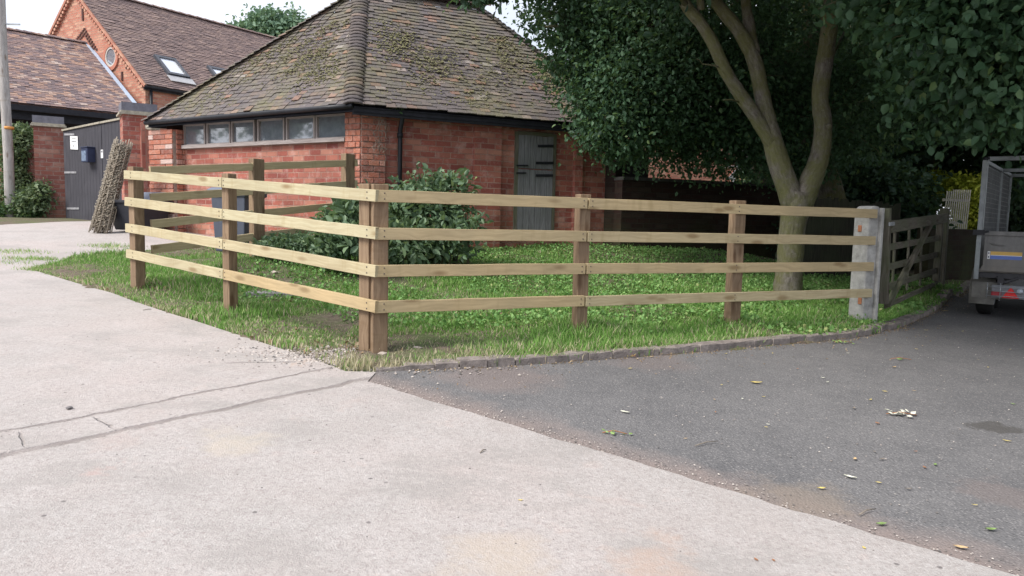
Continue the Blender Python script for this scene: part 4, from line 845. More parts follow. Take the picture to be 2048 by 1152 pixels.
# ------------------------------------------------------------------ bins
def wheelie(name, label, px, Y, w_, ztop, rot, body, lid, hgt):
    p = at(px, 430, Y); zb = G(p[0], p[1]); t_ = thing(name, label, 'bin', (p[0], p[1], zb)); ca, sa_ = math.cos(rot), math.sin(rot); ex = V(ca, sa_, 0); ey = V(-sa_, ca, 0); c = V(p[0], p[1], zb); dp = w_*.62
    def ringp(hx, hy, z, oy=0): return [c+ex*a*hx+ey*(b*hy+oy)+V(0, 0, z) for a, b in ((-1, -1), (1, -1), (1, 1), (-1, 1))]
    m_ = MB(); lv = [ringp(w_*.40, dp*.40, .05), ringp(w_*.47, dp*.46, hgt*.86), ringp(w_*.52, dp*.52, hgt*.87), ringp(w_*.52, dp*.52, hgt*.93)]
    vs = [q for l in lv for q in l]; fs = [(0, 3, 2, 1)]+[(i*4+j, i*4+(j+1) % 4, i*4+4+(j+1) % 4, i*4+4+j) for i in range(3) for j in range(4)]+[(12, 13, 14, 15)]; m_.mesh(vs, fs, [[(0, 0)]*4]*len(fs)); m_.build('body', body, t_, bevel=.015)
    m_ = MB(); lv = [ringp(w_*.54, dp*.54, hgt*.935), ringp(w_*.53, dp*.53, hgt*.97), ringp(w_*.46, dp*.44, hgt)]; vs = [q for l in lv for q in l]; fs = [(0, 3, 2, 1)]+[(i*4+j, i*4+(j+1) % 4, i*4+4+(j+1) % 4, i*4+4+j) for i in range(2) for j in range(4)]+[(8, 9, 10, 11)]; m_.mesh(vs, fs, [[(0, 0)]*4]*len(fs))
    m_.tube([c+ex*-w_*.4+ey*dp*.6+V(0, 0, hgt*.93), c+ex*w_*.4+ey*dp*.6+V(0, 0, hgt*.93)], .015, 8); m_.build('lid', lid, t_, bevel=.01)
    for s in (-1, 1): m_ = MB(); q = c+ex*s*w_*.45+ey*dp*.42+V(0, 0, .10); m_.tube([q-ex*.025, q+ex*.025], .10, 16, smooth=False); m_.build('wheel', RUBBER, t_)
    return t_
SLATE = simple('slate_blue_plastic', (.075, .085, .115), .5, .15, 3); BLKP = simple('black_plastic', (.03, .032, .04), .45, .2, 3); LIDP = simple('faded_lid_plastic', (.13, .15, .20), .45, .15, 3)
wheelie('wheelie_bin', 'slate blue wheelie bin against the windowed brick wall behind the back rails', 476, 11.5, .72, 0, math.radians(-25), SLATE, LIDP, 1.02)
def lowbin():
    p = at(278, 430, 13.6); zb = G(p[0], p[1]); t_ = thing('wide_black_bin', 'wide black bin with flared sides and a raised lid beside the hurdle', 'bin', (p[0], p[1], zb)); ex = V(.9, -.43, 0); ex = unit(ex); ey = V(.43, .9, 0); c = V(p[0], p[1], zb)
    def rg_(hx, hy, z): return [c+ex*a*hx+ey*b*hy+V(0, 0, z) for a, b in ((-1, -1), (1, -1), (1, 1), (-1, 1))]
    m_ = MB(); lv = [rg_(.30, .26, .03), rg_(.42, .36, .50), rg_(.45, .39, .51), rg_(.45, .39, .56), rg_(.41, .35, .56), rg_(.30, .26, .10)]; vs = [q for l in lv for q in l]; fs = [(0, 3, 2, 1)]+[(i*4+j, i*4+(j+1) % 4, i*4+4+(j+1) % 4, i*4+4+j) for i in range(5) for j in range(4)]+[(20, 21, 22, 23)]; m_.mesh(vs, fs, [[(0, 0)]*4]*len(fs)); m_.build('body', BLKP, t_, bevel=.01)
    m_ = MB(); m_.obox(c+ey*.30+V(0, 0, .64), ex*.44, ey*.12+V(0, 0, .075), unit(np.cross(ex, ey*.12+V(0, 0, .075)))*.012); m_.build('lid', LIDP, t_, bevel=.008)
lowbin()

# ------------------------------------------------------------------ dark wall, lean-to and paling fence at the back right
wA, wB = at(1235, 430, 13.3), at(1560, 430, 14.8); t = thing('garden_wall', 'low shaded brick wall running right from the outbuilding under the trees', 'wall', (wA[0], wA[1], .5))
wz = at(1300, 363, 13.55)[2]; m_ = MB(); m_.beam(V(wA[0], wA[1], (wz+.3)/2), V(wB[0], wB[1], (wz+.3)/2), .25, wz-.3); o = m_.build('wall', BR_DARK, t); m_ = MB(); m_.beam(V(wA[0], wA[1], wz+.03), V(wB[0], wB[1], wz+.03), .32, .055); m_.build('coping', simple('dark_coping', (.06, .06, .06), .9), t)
t = thing('dark_lean_to', 'dark lean-to shed against the right end of the outbuilding, half hidden by leaves', 'shed', V(*(Rend+dr*.6), .5)); m_ = MB(); q = Rend+dr*.02
wallstrip(m_, V(q[0], q[1], 0)-nr*.1, DR, 0, float(linepx(q, q+dr, 1300)), .3, EZ-.35, nr, 2.0); m_.build('wall', simple('shade_dark_boards', (.035, .032, .032), .9, .4, 5), t); m_ = MB(); l_ = float(linepx(q, q+dr, 1300)); c_ = V(q[0], q[1], 0)-nr*1.0+DR*l_/2+V(0, 0, EZ-.28); m_.obox(c_, DR*(l_/2+.12), nr*1.12-V(0, 0, .15), (0, 0, .035)); m_.build('roof', simple('dark_felt', (.04, .04, .042), .9, .4, 5), t)  # board colour darkened to hold the canopy's shade
a, b = at(1560, 430, 11.6), at(1800, 430, 13.2); t = thing('dark_paling_fence', 'shaded dark paling fence behind the forked tree', 'fence', (a[0], a[1], .3)); n = 34; mps = []
for i in range(n):
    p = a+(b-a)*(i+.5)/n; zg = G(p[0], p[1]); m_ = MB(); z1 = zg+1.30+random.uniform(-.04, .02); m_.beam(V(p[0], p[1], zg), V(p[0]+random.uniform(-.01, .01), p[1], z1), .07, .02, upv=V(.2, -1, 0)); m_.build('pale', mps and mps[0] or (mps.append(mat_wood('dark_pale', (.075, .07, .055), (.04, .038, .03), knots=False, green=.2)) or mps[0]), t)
m_ = MB()
for z in (.35, 1.0): m_.beam(V(a[0], a[1]+.05, G(a[0], a[1])+z), V(b[0], b[1]+.05, G(b[0], b[1])+z), .04, .08)
m_.build('rail', mps[0], t)
# pale paling fence by the bright-leaved hedge
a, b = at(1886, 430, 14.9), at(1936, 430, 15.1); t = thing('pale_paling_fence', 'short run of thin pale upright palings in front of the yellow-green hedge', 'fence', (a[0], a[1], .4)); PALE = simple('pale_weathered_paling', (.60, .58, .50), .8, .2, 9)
for i in range(12):
    p = a+(b-a)*(i+.5)/12; y0_ = 452 if i < 5 else 470-abs(i-8)*4; z0 = at(1900, y0_, p[1])[2]-.2; z1 = at(1900, 379+(3 if i < 3 else 0), p[1])[2]; m_ = MB(); m_.beam(V(p[0], p[1], z0), V(p[0]+.03, p[1], z1), .019, .012, upv=V(0, -1, 0)); m_.build('pale', PALE, t)
m_ = MB(); 
for y_ in (400, 445): m_.beam(V(a[0], a[1]+.04, at(1900, y_, 15)[2]), V(b[0], b[1]+.04, at(1900, y_, 15)[2]), .03, .05)
m_.build('rail', PALE, t)
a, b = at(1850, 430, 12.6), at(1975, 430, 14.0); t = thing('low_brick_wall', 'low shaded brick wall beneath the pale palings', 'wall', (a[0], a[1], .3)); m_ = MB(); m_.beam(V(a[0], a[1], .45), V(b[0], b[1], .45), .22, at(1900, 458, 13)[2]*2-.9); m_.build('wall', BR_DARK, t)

# ------------------------------------------------------------------ distant brick houses
def house(name, label, px0, px1, Y0, Y1, ytop_z, depth, roofh, mat, rmat, wins_=(), ov_=.3):
    a, b = at(px0, 430, Y0), at(px1, 430, Y1); d = unit((b-a)*V(1, 1, 0)); n_ = V(-d[1], d[0], 0); n_ = n_ if n_[1] > 0 else -n_; L_ = np.linalg.norm((b-a)[:2]); t_ = thing(name, label, 'house', (a[0], a[1], 1.0)); zt_ = ytop_z
    A0 = V(a[0], a[1], 0); m_ = MB(); P = [A0, A0+d*L_, A0+d*L_+n_*depth, A0+n_*depth]; Q = [(p[0], p[1]) for p in P]; m_.prism(Q, .2, zt_)
    for e in (0, L_):
        m_.face([A0+d*e+V(0, 0, zt_), A0+d*e+n_*depth+V(0, 0, zt_), A0+d*e+n_*depth/2+V(0, 0, zt_+roofh)], [(0, zt_), (depth, zt_), (depth/2, zt_+roofh)])
    m_.build('wall', mat, t_); m_ = MB(); r0a, r1a = A0-d*.2+n_*depth/2+V(0, 0, zt_+roofh+.05), A0+d*(L_+.2)+n_*depth/2+V(0, 0, zt_+roofh+.05)
    for s in (-1, 1):
        base = n_*(-ov_ if s < 0 else depth+ov_); e0, e1_ = A0-d*.2+base+V(0, 0, zt_-.1), A0+d*(L_+.2)+base+V(0, 0, zt_-.1); tilefield(m_, e0, e1_, r0a, r1a, 22, .4, jit=.005, lmul=1.15)
        m_.face([e0, e1_, r1a-V(0, 0, .03), r0a-V(0, 0, .03)], [(0, 0)]*4, .3)
    m_.build('roof', rmat, t_)
    for s0_, s1_, z0_, z1_ in wins_:
        f_ = MB(); c_ = A0+d*(s0_+s1_)/2+V(0, 0, (z0_+z1_)/2)-n_*.02; f_.obox(c_, d*(s1_-s0_)/2, n_*.04, (0, 0, (z1_-z0_)/2)); w2 = f_.build('window', WHITE, t_); f_ = MB()
        for q in (-.25, .25): f_.obox(c_-n_*.045+d*q*(s1_-s0_), d*(s1_-s0_)*.2, n_*.004, (0, 0, (z1_-z0_)/2-.07))
        f_.build('pane', GLASS, w2)
    return t_
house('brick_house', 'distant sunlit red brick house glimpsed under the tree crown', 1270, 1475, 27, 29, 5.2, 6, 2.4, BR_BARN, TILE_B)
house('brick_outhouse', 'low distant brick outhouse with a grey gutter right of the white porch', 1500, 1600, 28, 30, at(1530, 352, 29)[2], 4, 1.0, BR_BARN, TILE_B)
p = at(1487, 430, 24); t = thing('white_porch', 'small white gabled porch in front of the distant brick house', 'porch', (p[0], p[1], 1)); zt_ = at(1487, 352, 24)[2]; m_ = MB()
for s in (-.36, .36): m_.beam(V(p[0]+s, p[1], .5), V(p[0]+s, p[1], zt_), .09, .09, upv=V(0, 1, 0))
m_.beam(V(p[0]-.5, p[1], zt_-.1), V(p[0], p[1], zt_+.5), .09, .1); m_.beam(V(p[0]+.5, p[1], zt_-.1), V(p[0], p[1], zt_+.5), .09, .1); m_.build('frame', WHITE, t)
m_ = MB(); m_.face([V(p[0]-.4, p[1]+.05, zt_), V(p[0]+.4, p[1]+.05, zt_), V(p[0], p[1]+.05, zt_+.42)], [(0, 0)]*3); m_.obox((p[0], p[1]+.35, zt_+.3), (.5, 0, 0), (0, .3, 0), (0, 0, .02)); m_.build('gable_panel', WHITE, t)
house('brick_house', 'distant brick house seen through the trailer cage', 1960, 2200, 24, 22, 3.6, 6, 2.2, BR_PIL, TILE_B)
# roof glimpsed at the right of the outbuilding roof
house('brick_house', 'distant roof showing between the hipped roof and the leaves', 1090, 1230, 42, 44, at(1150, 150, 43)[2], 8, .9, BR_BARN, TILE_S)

# ------------------------------------------------------------------ caged tipping trailer
ta = V(.62, .785, 0); tb = V(.785, -.62, 0); T0 = at(1962, 430, 8.95); zg = G(T0[0]+.5, T0[1]); tr = thing('caged_trailer', 'grey trailer with wire mesh cage sides parked on the lane, tailboard towards the viewer', 'trailer', (T0[0], T0[1], zg))
z_t = at(1972, 320, 8.95)[2]; z_m = at(1962, 464, 8.95)[2]; z_b = at(1952, 543, 8.95)[2]; z_lo = at(1952, 558, 8.95)[2]; W = 1.7; TL = 2.9; O = V(T0[0], T0[1], 0)
def tp(a_, b_, z): return O+ta*a_+tb*b_+V(0, 0, z)
m_ = MB(); m_.beam(tp(0, 0, z_lo), tp(0, 0, z_t), .05, .05, upv=tb); m_.beam(tp(0, W, z_lo), tp(0, W, z_t), .05, .05, upv=tb)
for a_ in (1.7, TL): 
    for b_ in (0, W): m_.beam(tp(a_, b_, z_m), tp(a_, b_, z_t), .045, .045, upv=tb)
    m_.beam(tp(a_, 0, z_t-.02), tp(a_, W, z_t-.02), .045, .045)
for b_ in (0, W): m_.beam(tp(0, b_, z_t-.02), tp(TL, b_, z_t-.02), .045, .045)
m_.beam(tp(-.02, .03, z_t+.01), tp(-.02, W, z_t+.01), .05, .05); m_.build('cage_frame', simple('dull_galvanised', (.25, .27, .28), .5, .25, 5, .5), tr, bevel=.004)
def meshpanel(a0, b0_, a1, b1_, z0, z1, nx, nz):
    m_ = MB()
    for i in range(nx+1): f_ = i/nx; m_.beam(tp(a0+(a1-a0)*f_, b0_+(b1_-b0_)*f_, z0), tp(a0+(a1-a0)*f_, b0_+(b1_-b0_)*f_, z1), .006, .006, upv=tb+ta)
    for i in range(nz+1): z = z0+(z1-z0)*i/nz; m_.beam(tp(a0, b0_, z), tp(a1, b1_, z), .006, .006)
    m_.build('mesh_panel', simple('dull_mesh_wire', (.16, .165, .17), .5, .2, 5, .5), tr)
meshpanel(0.05, 0, 1.68, 0, z_m, z_t, 26, 14); meshpanel(1.72, 0, TL, 0, z_m, z_t, 18, 14); meshpanel(.05, W, TL, W, z_m, z_t, 44, 14)
m_ = MB(); m_.obox(tp(.10, .012, (z_m+z_t)/2), ta*.035, tb*.01, (0, 0, (z_t-z_m)/2-.03)); m_.build('side_stay', GALV, tr)
m_ = MB(); m_.obox(tp(-.01, W/2, (z_m+z_b)/2+.02), tb*(W/2-.06), ta*.012, (0, 0, (z_m-z_b)/2-.03)); m_.obox(tp(-.02, W/2, z_m-.012), tb*(W/2-.05), ta*.025, (0, 0, .025)); m_.obox(tp(-.02, W/2, z_b+.045), tb*(W/2-.05), ta*.022, (0, 0, .03))
m_.tube([tp(-.035, .12, z_m-.13), tp(-.045, .2, z_m-.15), tp(-.04, .26, z_m-.15)], .006, 6); tg = m_.build('tailboard', BODYG, tr, bevel=.004)
for s0_, zz, cc, nm in ((.0, .0, (.66, .42, .12), 'sticker_orange'), (0., -.047, (.13, .2, .52), 'sticker_blue')):
    m_ = MB(); m_.obox(tp(-.0245, .285, z_m-.245+zz), tb*.155, ta*.001, (0, 0, .021)); m_.build('sticker_stripe', simple(nm, cc, .4, .08), tg)
m_ = MB(); m_.obox(tp(-.0245, .113, z_m-.268), tb*.013, ta*.001, (0, 0, .045)); m_.obox(tp(-.0248, .285, z_m-.2685), tb*.155, ta*.001, (0, 0, .003)); m_.build('sticker_border', WHITE, tg); m_ = MB(); m_.obox(tp(-.026, .113, z_m-.245), tb*.006, ta*.0008, (0, 0, .009)); m_.obox(tp(-.026, .113, z_m-.29), tb*.006, ta*.0008, (0, 0, .009)); m_.build('sticker_mark', simple('sticker_navy', (.04, .05, .12), .5, .1), tg)
m_ = MB()
for b_ in (0, W): m_.obox(tp(TL/2, b_, (z_m+z_b)/2), ta*TL/2, tb*.015, (0, 0, (z_m-z_b)/2))
m_.obox(tp(TL, W/2, (z_m+z_b)/2), tb*W/2, ta*.015, (0, 0, (z_m-z_b)/2)); m_.obox(tp(TL/2, W/2, z_b+.02), ta*TL/2, tb*(W/2-.02), (0, 0, .02)); m_.build('side_board', BODYG, tr)
m_ = MB(); m_.obox(tp(.03, .28, z_b-.035), tb*.26, ta*.02, (0, 0, .03)); m_.tube([tp(.02, .2, z_b-.05), tp(.02, .3, z_b-.11), tp(.02, .42, z_b-.05)], .02, 8)
for b_ in (.25, W-.25): m_.obox(tp(TL/2, b_, z_b-.1), ta*TL/2, tb*.03, (0, 0, .05))
m_.build('chassis', simple('dark_chassis', (.05, .05, .055), .6), tr)
# mudguard, wheel, lamps
zw = G(*tp(.6, .1, 0)[:2]); wr = .27
for aa in (.55, 1.15):
    for bb_ in (.06, W-.06):
        m_ = MB(); c_ = tp(aa, bb_, zw+wr); rg = []
        for off_, rr in ((-.085, wr*.86), (-.06, wr), (.06, wr), (.085, wr*.86)):
            rg.append([c_+tb*off_+(ta*math.cos(6.2832*k/24)+V(0, 0, math.sin(6.2832*k/24)))*rr for k in range(24)])
        vs = [q for l in rg for q in l]; fs = [(i*24+j, i*24+(j+1) % 24, i*24+24+(j+1) % 24, i*24+24+j) for i in range(3) for j in range(24)]+[tuple(range(23, -1, -1)), tuple(range(72, 96))]; m_.mesh(vs, fs, [[(0, 0)]*len(f) for f in fs], .5, True); wh = m_.build('wheel', RUBBER, tr)
        m_ = MB(); m_.tube([c_-tb*.09, c_+tb*.09], wr*.55, 18, smooth=False); m_.build('rim', GALV, wh)
for bb_ in (0.06,):
    m_ = MB(); c_ = tp(.5, bb_, zw+wr); vs = []; n = 12
    for k in range(n+1):
        a_ = math.pi*(1.08-1.16*k/n); e = ta*math.cos(a_)*(.42)+V(0, 0, math.sin(a_)*.36-.02)
        vs += [c_+e-tb*.13, c_+e+tb*.13, c_+e*.96+tb*.13, c_+e*.96-tb*.13]
    fs = [(k*4+j, k*4+(j+1) % 4, k*4+4+(j+1) % 4, k*4+4+j) for k in range(n) for j in range(4)]; m_.mesh(vs, fs, [[(0, 0)]*4]*len(fs), .5, True)
    m_.obox(tp(.08, .16, zw+.33), tb*.2, ta*.012, (0, 0, .095)); m_.build('mudguard', simple('grubby_mudguard', (.17, .165, .15), .6, .4, 6), tr)
m_ = MB(); m_.obox(tp(.0, W/2+.05, z_b-.22), tb*(W/2-.12), ta*.014, (0, 0, .075)); m_.build('light_board', simple('grey_board', (.22, .23, .25), .5), tr)
REDL = simple('red_reflector', (.75, .03, .03), .25, .05); c_ = tp(-.03, .36, z_b-.235); m_ = MB(); tri = [c_+tb*.085-V(0, 0, .055), c_-tb*.085-V(0, 0, .055), c_+V(0, 0, .075)]
m_.mesh(tri+[p+ta*.02 for p in tri], [(0, 1, 2), (5, 4, 3), (0, 3, 4, 1), (1, 4, 5, 2), (2, 5, 3, 0)], [[(0, 0)]*3]*2+[[(0, 0)]*4]*3); m_.build('triangle_reflector', REDL, tr)
m_ = MB(); m_.obox(tp(-.028, .22, z_b-.245), tb*.05, ta*.015, (0, 0, .03)); m_.build('tail_lamp', simple('red_lens', (.35, .03, .04), .3, .2), tr, bevel=.006); m_ = MB(); m_.tube([tp(-.03, .45, z_b-.2), tp(-.05, .45, z_b-.2)], .03, 14); m_.build('reversing_lamp', simple('clear_lens', (.5, .55, .62), .2, .1), tr)
m_ = MB()
for z in (.165, .215, .27): m_.tube([tp(-.06, .12, z_b-z), tp(-.06, .52, z_b-z)], .005, 6)
for q in (.13, .26): m_.tube([tp(-.06, q, z_b-.12), tp(-.06, q, z_b-.30)], .005, 6)
m_.build('lamp_guard', GALV, tr)
m_ = MB(); m_.obox(tp(-.02, .0, z_m-.005), tb*.06, ta*.05, (0, 0, .03)); m_.tube([tp(-.05, -.03, z_m-.02), tp(-.05, .10, z_m+.01)], .012, 8); m_.build('latch', BLACKM, tr); m_ = MB(); m_.tube([tp(-.02, .02, z_t), tp(-.02, .02, z_t+.03)], .04, 10); m_.build('corner_cap', BLACKM, tr)
# caged tank beyond
p = at(2030, 430, 19.5); zz = at(2030, 445, 19.5)[2]; t = thing('caged_water_tank', 'white plastic tank in a wire cage seen through the trailer sides', 'tank', (p[0], p[1], zz-.6)); m_ = MB(); m_.obox((p[0], p[1], zz-.05), (.24, 0, 0), (0, .24, 0), (0, 0, .26)); m_.build('tank', simple('milky_plastic', (.62, .64, .72), .5, .1), t, bevel=.05); m_ = MB()
for q in np.linspace(-.26, .26, 5): m_.beam(V(p[0]+q, p[1]-.26, zz-.33), V(p[0]+q, p[1]-.26, zz+.22), .02, .02, upv=V(0, 1, 0))
for q in np.linspace(-.3, .2, 4): m_.beam(V(p[0]-.26, p[1]-.27, zz+q), V(p[0]+.26, p[1]-.27, zz+q), .02, .02)
m_.build('cage', GALV, t); m_ = MB(); m_.box(p[0]-.28, p[0]+.28, p[1]-.28, p[1]+.28, zz-.75, zz-.36); m_.build('pallet', OLDW, t)

# ------------------------------------------------------------------ trees
def mat_bark():
    m = MT('mossy_bark', .95, .15); g = m.geo(); uv = m.n('UVMap', 0); n1 = m.noise(g, 3.2, 5, .65); n2 = m.noise(m.scale(uv, (7, 26, 1)), 1, 6, .7); n3 = m.noise(g, 26, 5, .75)
    c = m.mix(m.ramp(n2, .35, .65), (.105, .092, .078), (.25, .23, .20)); c = m.mix(m.ramp(n3, .58, .72, 0, .7), c, (.42, .41, .38)); c = m.mix(m.ma('MULTIPLY', m.ramp(n1, .37, .55, 0, .8), m.ramp(n3, .3, .6, .5, 1)), c, (.135, .14, .045)); m.col(c); m.bump(m.ma('ADD', n2, m.ma('MULTIPLY', n3, .5)), .02); return m.m
BARK = mat_bark()
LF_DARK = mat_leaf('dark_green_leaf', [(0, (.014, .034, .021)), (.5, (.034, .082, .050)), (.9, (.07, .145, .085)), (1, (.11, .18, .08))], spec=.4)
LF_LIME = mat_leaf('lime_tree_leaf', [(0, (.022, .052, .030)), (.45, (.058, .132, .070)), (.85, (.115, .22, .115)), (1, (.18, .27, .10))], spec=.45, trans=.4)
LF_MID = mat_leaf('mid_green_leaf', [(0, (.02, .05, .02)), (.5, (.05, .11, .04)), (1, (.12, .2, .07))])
LF_LIT = mat_leaf('sun_painted_leaf', [(0, (.20, .28, .03)), (.5, (.45, .52, .06)), (1, (.66, .68, .14))])  # very bright stops paint sunlight into leaves that stand in shade
LF_FAR = mat_leaf('far_tree_leaf', [(0, (.10, .19, .12)), (.5, (.18, .30, .20)), (1, (.30, .42, .28))])  # leaf colours lightened to imitate glare over the distance
LF_SH = mat_leaf('laurel_leaf', [(0, (.07, .125, .07)), (.5, (.145, .23, .135)), (.9, (.23, .33, .18)), (1, (.38, .48, .22))], rough=.42)
def limb(mb, pts, rad, n=12, sub=4, tint=.5):
    "smooth limb through points (Catmull-Rom)"
    P = [V(*p) for p in pts]; P = [2*P[0]-P[1]]+P+[2*P[-1]-P[-2]]; R = [rad[0]]+list(rad)+[rad[-1]]; out = []; ro = []
    for i in range(1, len(P)-2):
        for k in range(sub):
            u = k/sub; out.append(.5*((2*P[i])+(-P[i-1]+P[i+1])*u+(2*P[i-1]-5*P[i]+4*P[i+1]-P[i+2])*u*u+(-P[i-1]+3*P[i]-3*P[i+1]+P[i+2])*u**3)); ro.append((R[i]*(1-u)+R[i+1]*u)*random.uniform(.96, 1.05))
    out.append(P[-2]); ro.append(R[-2]); mb.tube(out, ro, n, tint, True, .025)
Yt = 9.4
def pt_(px, py, dy=0.): return at(px, py, Yt+dy)
tb0 = at(1577, 592, Yt); tree = thing('forked_tree', 'mossy forked tree standing in the grass just behind the rails', 'tree', tb0); px1 = Yt/1500
m_ = MB(); limb(m_, [pt_(1574, 625), pt_(1575, 585), pt_(1580, 520), pt_(1584, 460), pt_(1592, 415), pt_(1596, 385)], [40*px1, 28*px1, 25*px1, 25*px1, 28*px1, 28*px1], 20); m_.build('trunk', BARK, tree)
m_ = MB()
limb(m_, [pt_(1588, 410), pt_(1572, 365), pt_(1553, 310), pt_(1537, 250), pt_(1524, 190), pt_(1508, 120), pt_(1478, 62), pt_(1440, 15), pt_(1405, -35, .2), pt_(1330, -150, .5), pt_(1280, -300, .8)], [x*px1 for x in (24, 22, 20, 17, 15, 14, 13, 12, 11, 9, 5)], 16)
m_.build('limb', BARK, tree); m_ = MB()
limb(m_, [pt_(1600, 410), pt_(1622, 360), pt_(1640, 310), pt_(1646, 250), pt_(1640, 195), pt_(1648, 130), pt_(1658, 60), pt_(1664, -10), pt_(1680, -120, .2), pt_(1720, -320, .3)], [x*px1 for x in (26, 21, 18, 17, 16, 16, 15, 14, 11, 6)], 16); m_.tube([pt_(1655, 255, -.12), pt_(1663, 250, -.15)], [.05, .02], 8)
m_.build('limb', BARK, tree); m_ = MB()
limb(m_, [pt_(1558, 318), pt_(1540, 280, -.02), pt_(1512, 235, -.05), pt_(1478, 185, -.1), pt_(1450, 140, -.15), pt_(1425, 85, -.2), pt_(1400, 45, -.2), pt_(1372, 10, -.2), pt_(1340, -60, -.2)], [x*px1 for x in (12, 15, 14, 13, 12, 12, 11, 11, 7)], 14); m_.build('limb', BARK, tree); m_ = MB()
limb(m_, [pt_(1508, 105), pt_(1500, 60, .1), pt_(1492, 10, .15), pt_(1488, -60, .2), pt_(1470, -250, .3)], [x*px1 for x in (12, 11, 10, 9, 4)], 12); m_.build('limb', BARK, tree)
m_ = MB()
for a_, b_, r in (((1402, 20, -.2), (1396, -40, -.3), .05), ((1378, 15, -.2), (1300, -60, -.6), .04), ((1450, 140, -.15), (1405, 128, -.3), .012), ((1405, 128, -.3), (1392, 118, -.35), .006), ((1480, 205, -.1), (1446, 200, -.3), .010), ((1664, 40), (1720, -40, .3), .05), ((1646, 160), (1690, 60, .5), .02)): 
    m_ = MB(); m_.tube([pt_(*a_), (pt_(*a_)+pt_(*b_))/2+V(0, 0, .02), pt_(*b_)], [r, r*.8, r*.5], 8); m_.build('branch', BARK, tree)
lob = [(pt_(1560, -330, .2), (2.2, 2.0, 1.4), 1.0), (pt_(1350, -200, -.4), (1.5, 1.4, 1.0), .6), (pt_(1760, -260, 0), (1.6, 1.5, 1.2), .6), (V(2.3, 7.0, 4.7), (1.5, 1.4, .8), .6), (V(4.0, 6.0, 4.6), (1.6, 1.4, .9), .6), (V(1.5, 8.6, 5.0), (1.3, 1.2, .8), .4), (V(5.2, 7.6, 4.9), (1.5, 1.4, .9), .6), (V(1.6, 5.4, 4.9), (1.5, 1.3, .7), .5), (V(3.4, 4.4, 4.8), (1.5, 1.4, .7), .5)]  # lobes given by plain coordinates: unseen canopy placed to shade the lane
P, O_, T_ = crown_points(lob, 14000, .22, .4); leaves('crown', P, .10, LF_DARK, tree, out=O_, tint=T_)
def gen_tree(name, label, base, trunk_r, crown_z, lobes, per, leaf, mat, spray=.3, cat='tree', shell=.45, leafper=14, branches=True, **kw):
    base = V(*base); base[2] = G(base[0], base[1]); t_ = thing(name, label, cat, base, kw.get('group')); m_ = MB(); cs = [V(*l[0]) for l in lobes]; cen = sum(cs)/len(cs)
    top_ = V(base[0]*.7+cen[0]*.3, base[1]*.7+cen[1]*.3, crown_z); limb(m_, [base-V(0, 0, .2), base+(top_-base)*.5+V(.05, 0, 0), top_], [trunk_r*1.2, trunk_r*.9, trunk_r*.7], 12); tk = m_.build('trunk', BARK, t_)
    if branches:
        m_ = MB()
        for c_ in cs: mid = (top_+c_)/2+V(0, 0, .25); limb(m_, [top_-V(0, 0, .2), mid, c_], [trunk_r*.5, trunk_r*.3, trunk_r*.1], 7, 3)
        m_.build('branch', BARK, t_)
    if kw.get('twigs'):
        m_ = MB()
        for c_, r_, w_ in lobes:
            for k in range(int(kw['twigs']*w_)):
                d_ = unit(rng.normal(size=3)); e_ = V(*c_)+d_*np.array(r_)*1.12; mid = V(*c_)+d_*np.array(r_)*.55+V(0, 0, .05); m_.tube([V(*c_), mid, e_, e_+V(d_[0]*.05, d_[1]*.05, -.08)], [.014, .008, .004, .002], 5)
        m_.build('twig', BARK, t_)
    P, O_, T_ = crown_points(lobes, per, spray, shell, leafper); leaves('crown', P, leaf, mat, t_, out=O_, tint=T_, wide=kw.get('wide', .62)); return t_
# the dark crown hanging over the outbuilding
L1 = [((1150, 25, 11.9), (.42, .8, .7), .5), ((1225, -20, 12.0), (.85, 1., .9), .9), ((1180, 100, 11.6), (.45, .7, .5), .6), ((1215, 190, 11.2), (.38, .6, .55), .7), ((1240, 250, 11.2), (.30, .5, .35), .5), ((1290, 60, 11.8), (1.0, 1.1, .9), 1.2),
      ((1290, 180, 11.5), (.8, .9, .65), 1.1), ((1330, 255, 12.0), (.6, .7, .35), .55), ((1420, 40, 12.2), (1.2, 1.2, 1.0), 1.2), ((1420, 160, 12.0), (1.0, 1.1, .7), 1.2), ((1440, 262, 12.2), (.75, .8, .38), .75), ((1540, 100, 12.6), (1.2, 1.2, 1.1), 1.0),
      ((1520, 240, 12.6), (.8, 1., .55), .8), ((1640, 60, 12.8), (1.3, 1.3, 1.2), 1.0), ((1640, 230, 12.8), (1.1, 1.2, 1.0), 1.0), ((1740, 140, 13.2), (1.3, 1.3, 1.3), .9), ((1360, -140, 12.4), (1.8, 1.6, 1.0), .9), ((1600, -150, 13), (2., 1.8, 1.2), .9), ((1240, 290, 11.3), (.16, .3, .22), .12), ((1345, 318, 12.2), (.5, .5, .16), .10), ((1470, 325, 12.4), (.45, .5, .22), .14), ((1405, 335, 12.2), (.3, .4, .16), .05), ((1580, 330, 13), (.6, .6, .3), .3), ((1135, 130, 11.4), (.16, .3, .12), .05), ((1165, 185, 11.2), (.15, .3, .12), .05), ((1085, 20, 11.6), (.14, .3, .14), .05), ((1195, 268, 11.1), (.12, .2, .14), .05)]
L1 = [(at(*c), r, w_) for c, r, w_ in L1]
gen_tree('spreading_tree', 'large dark spreading tree hanging over the right end of the tiled roof', at(1700, 500, 14.0), .26, 2.7, L1, 6200, .072, LF_LIME, spray=.20, shell=.55, twigs=14)
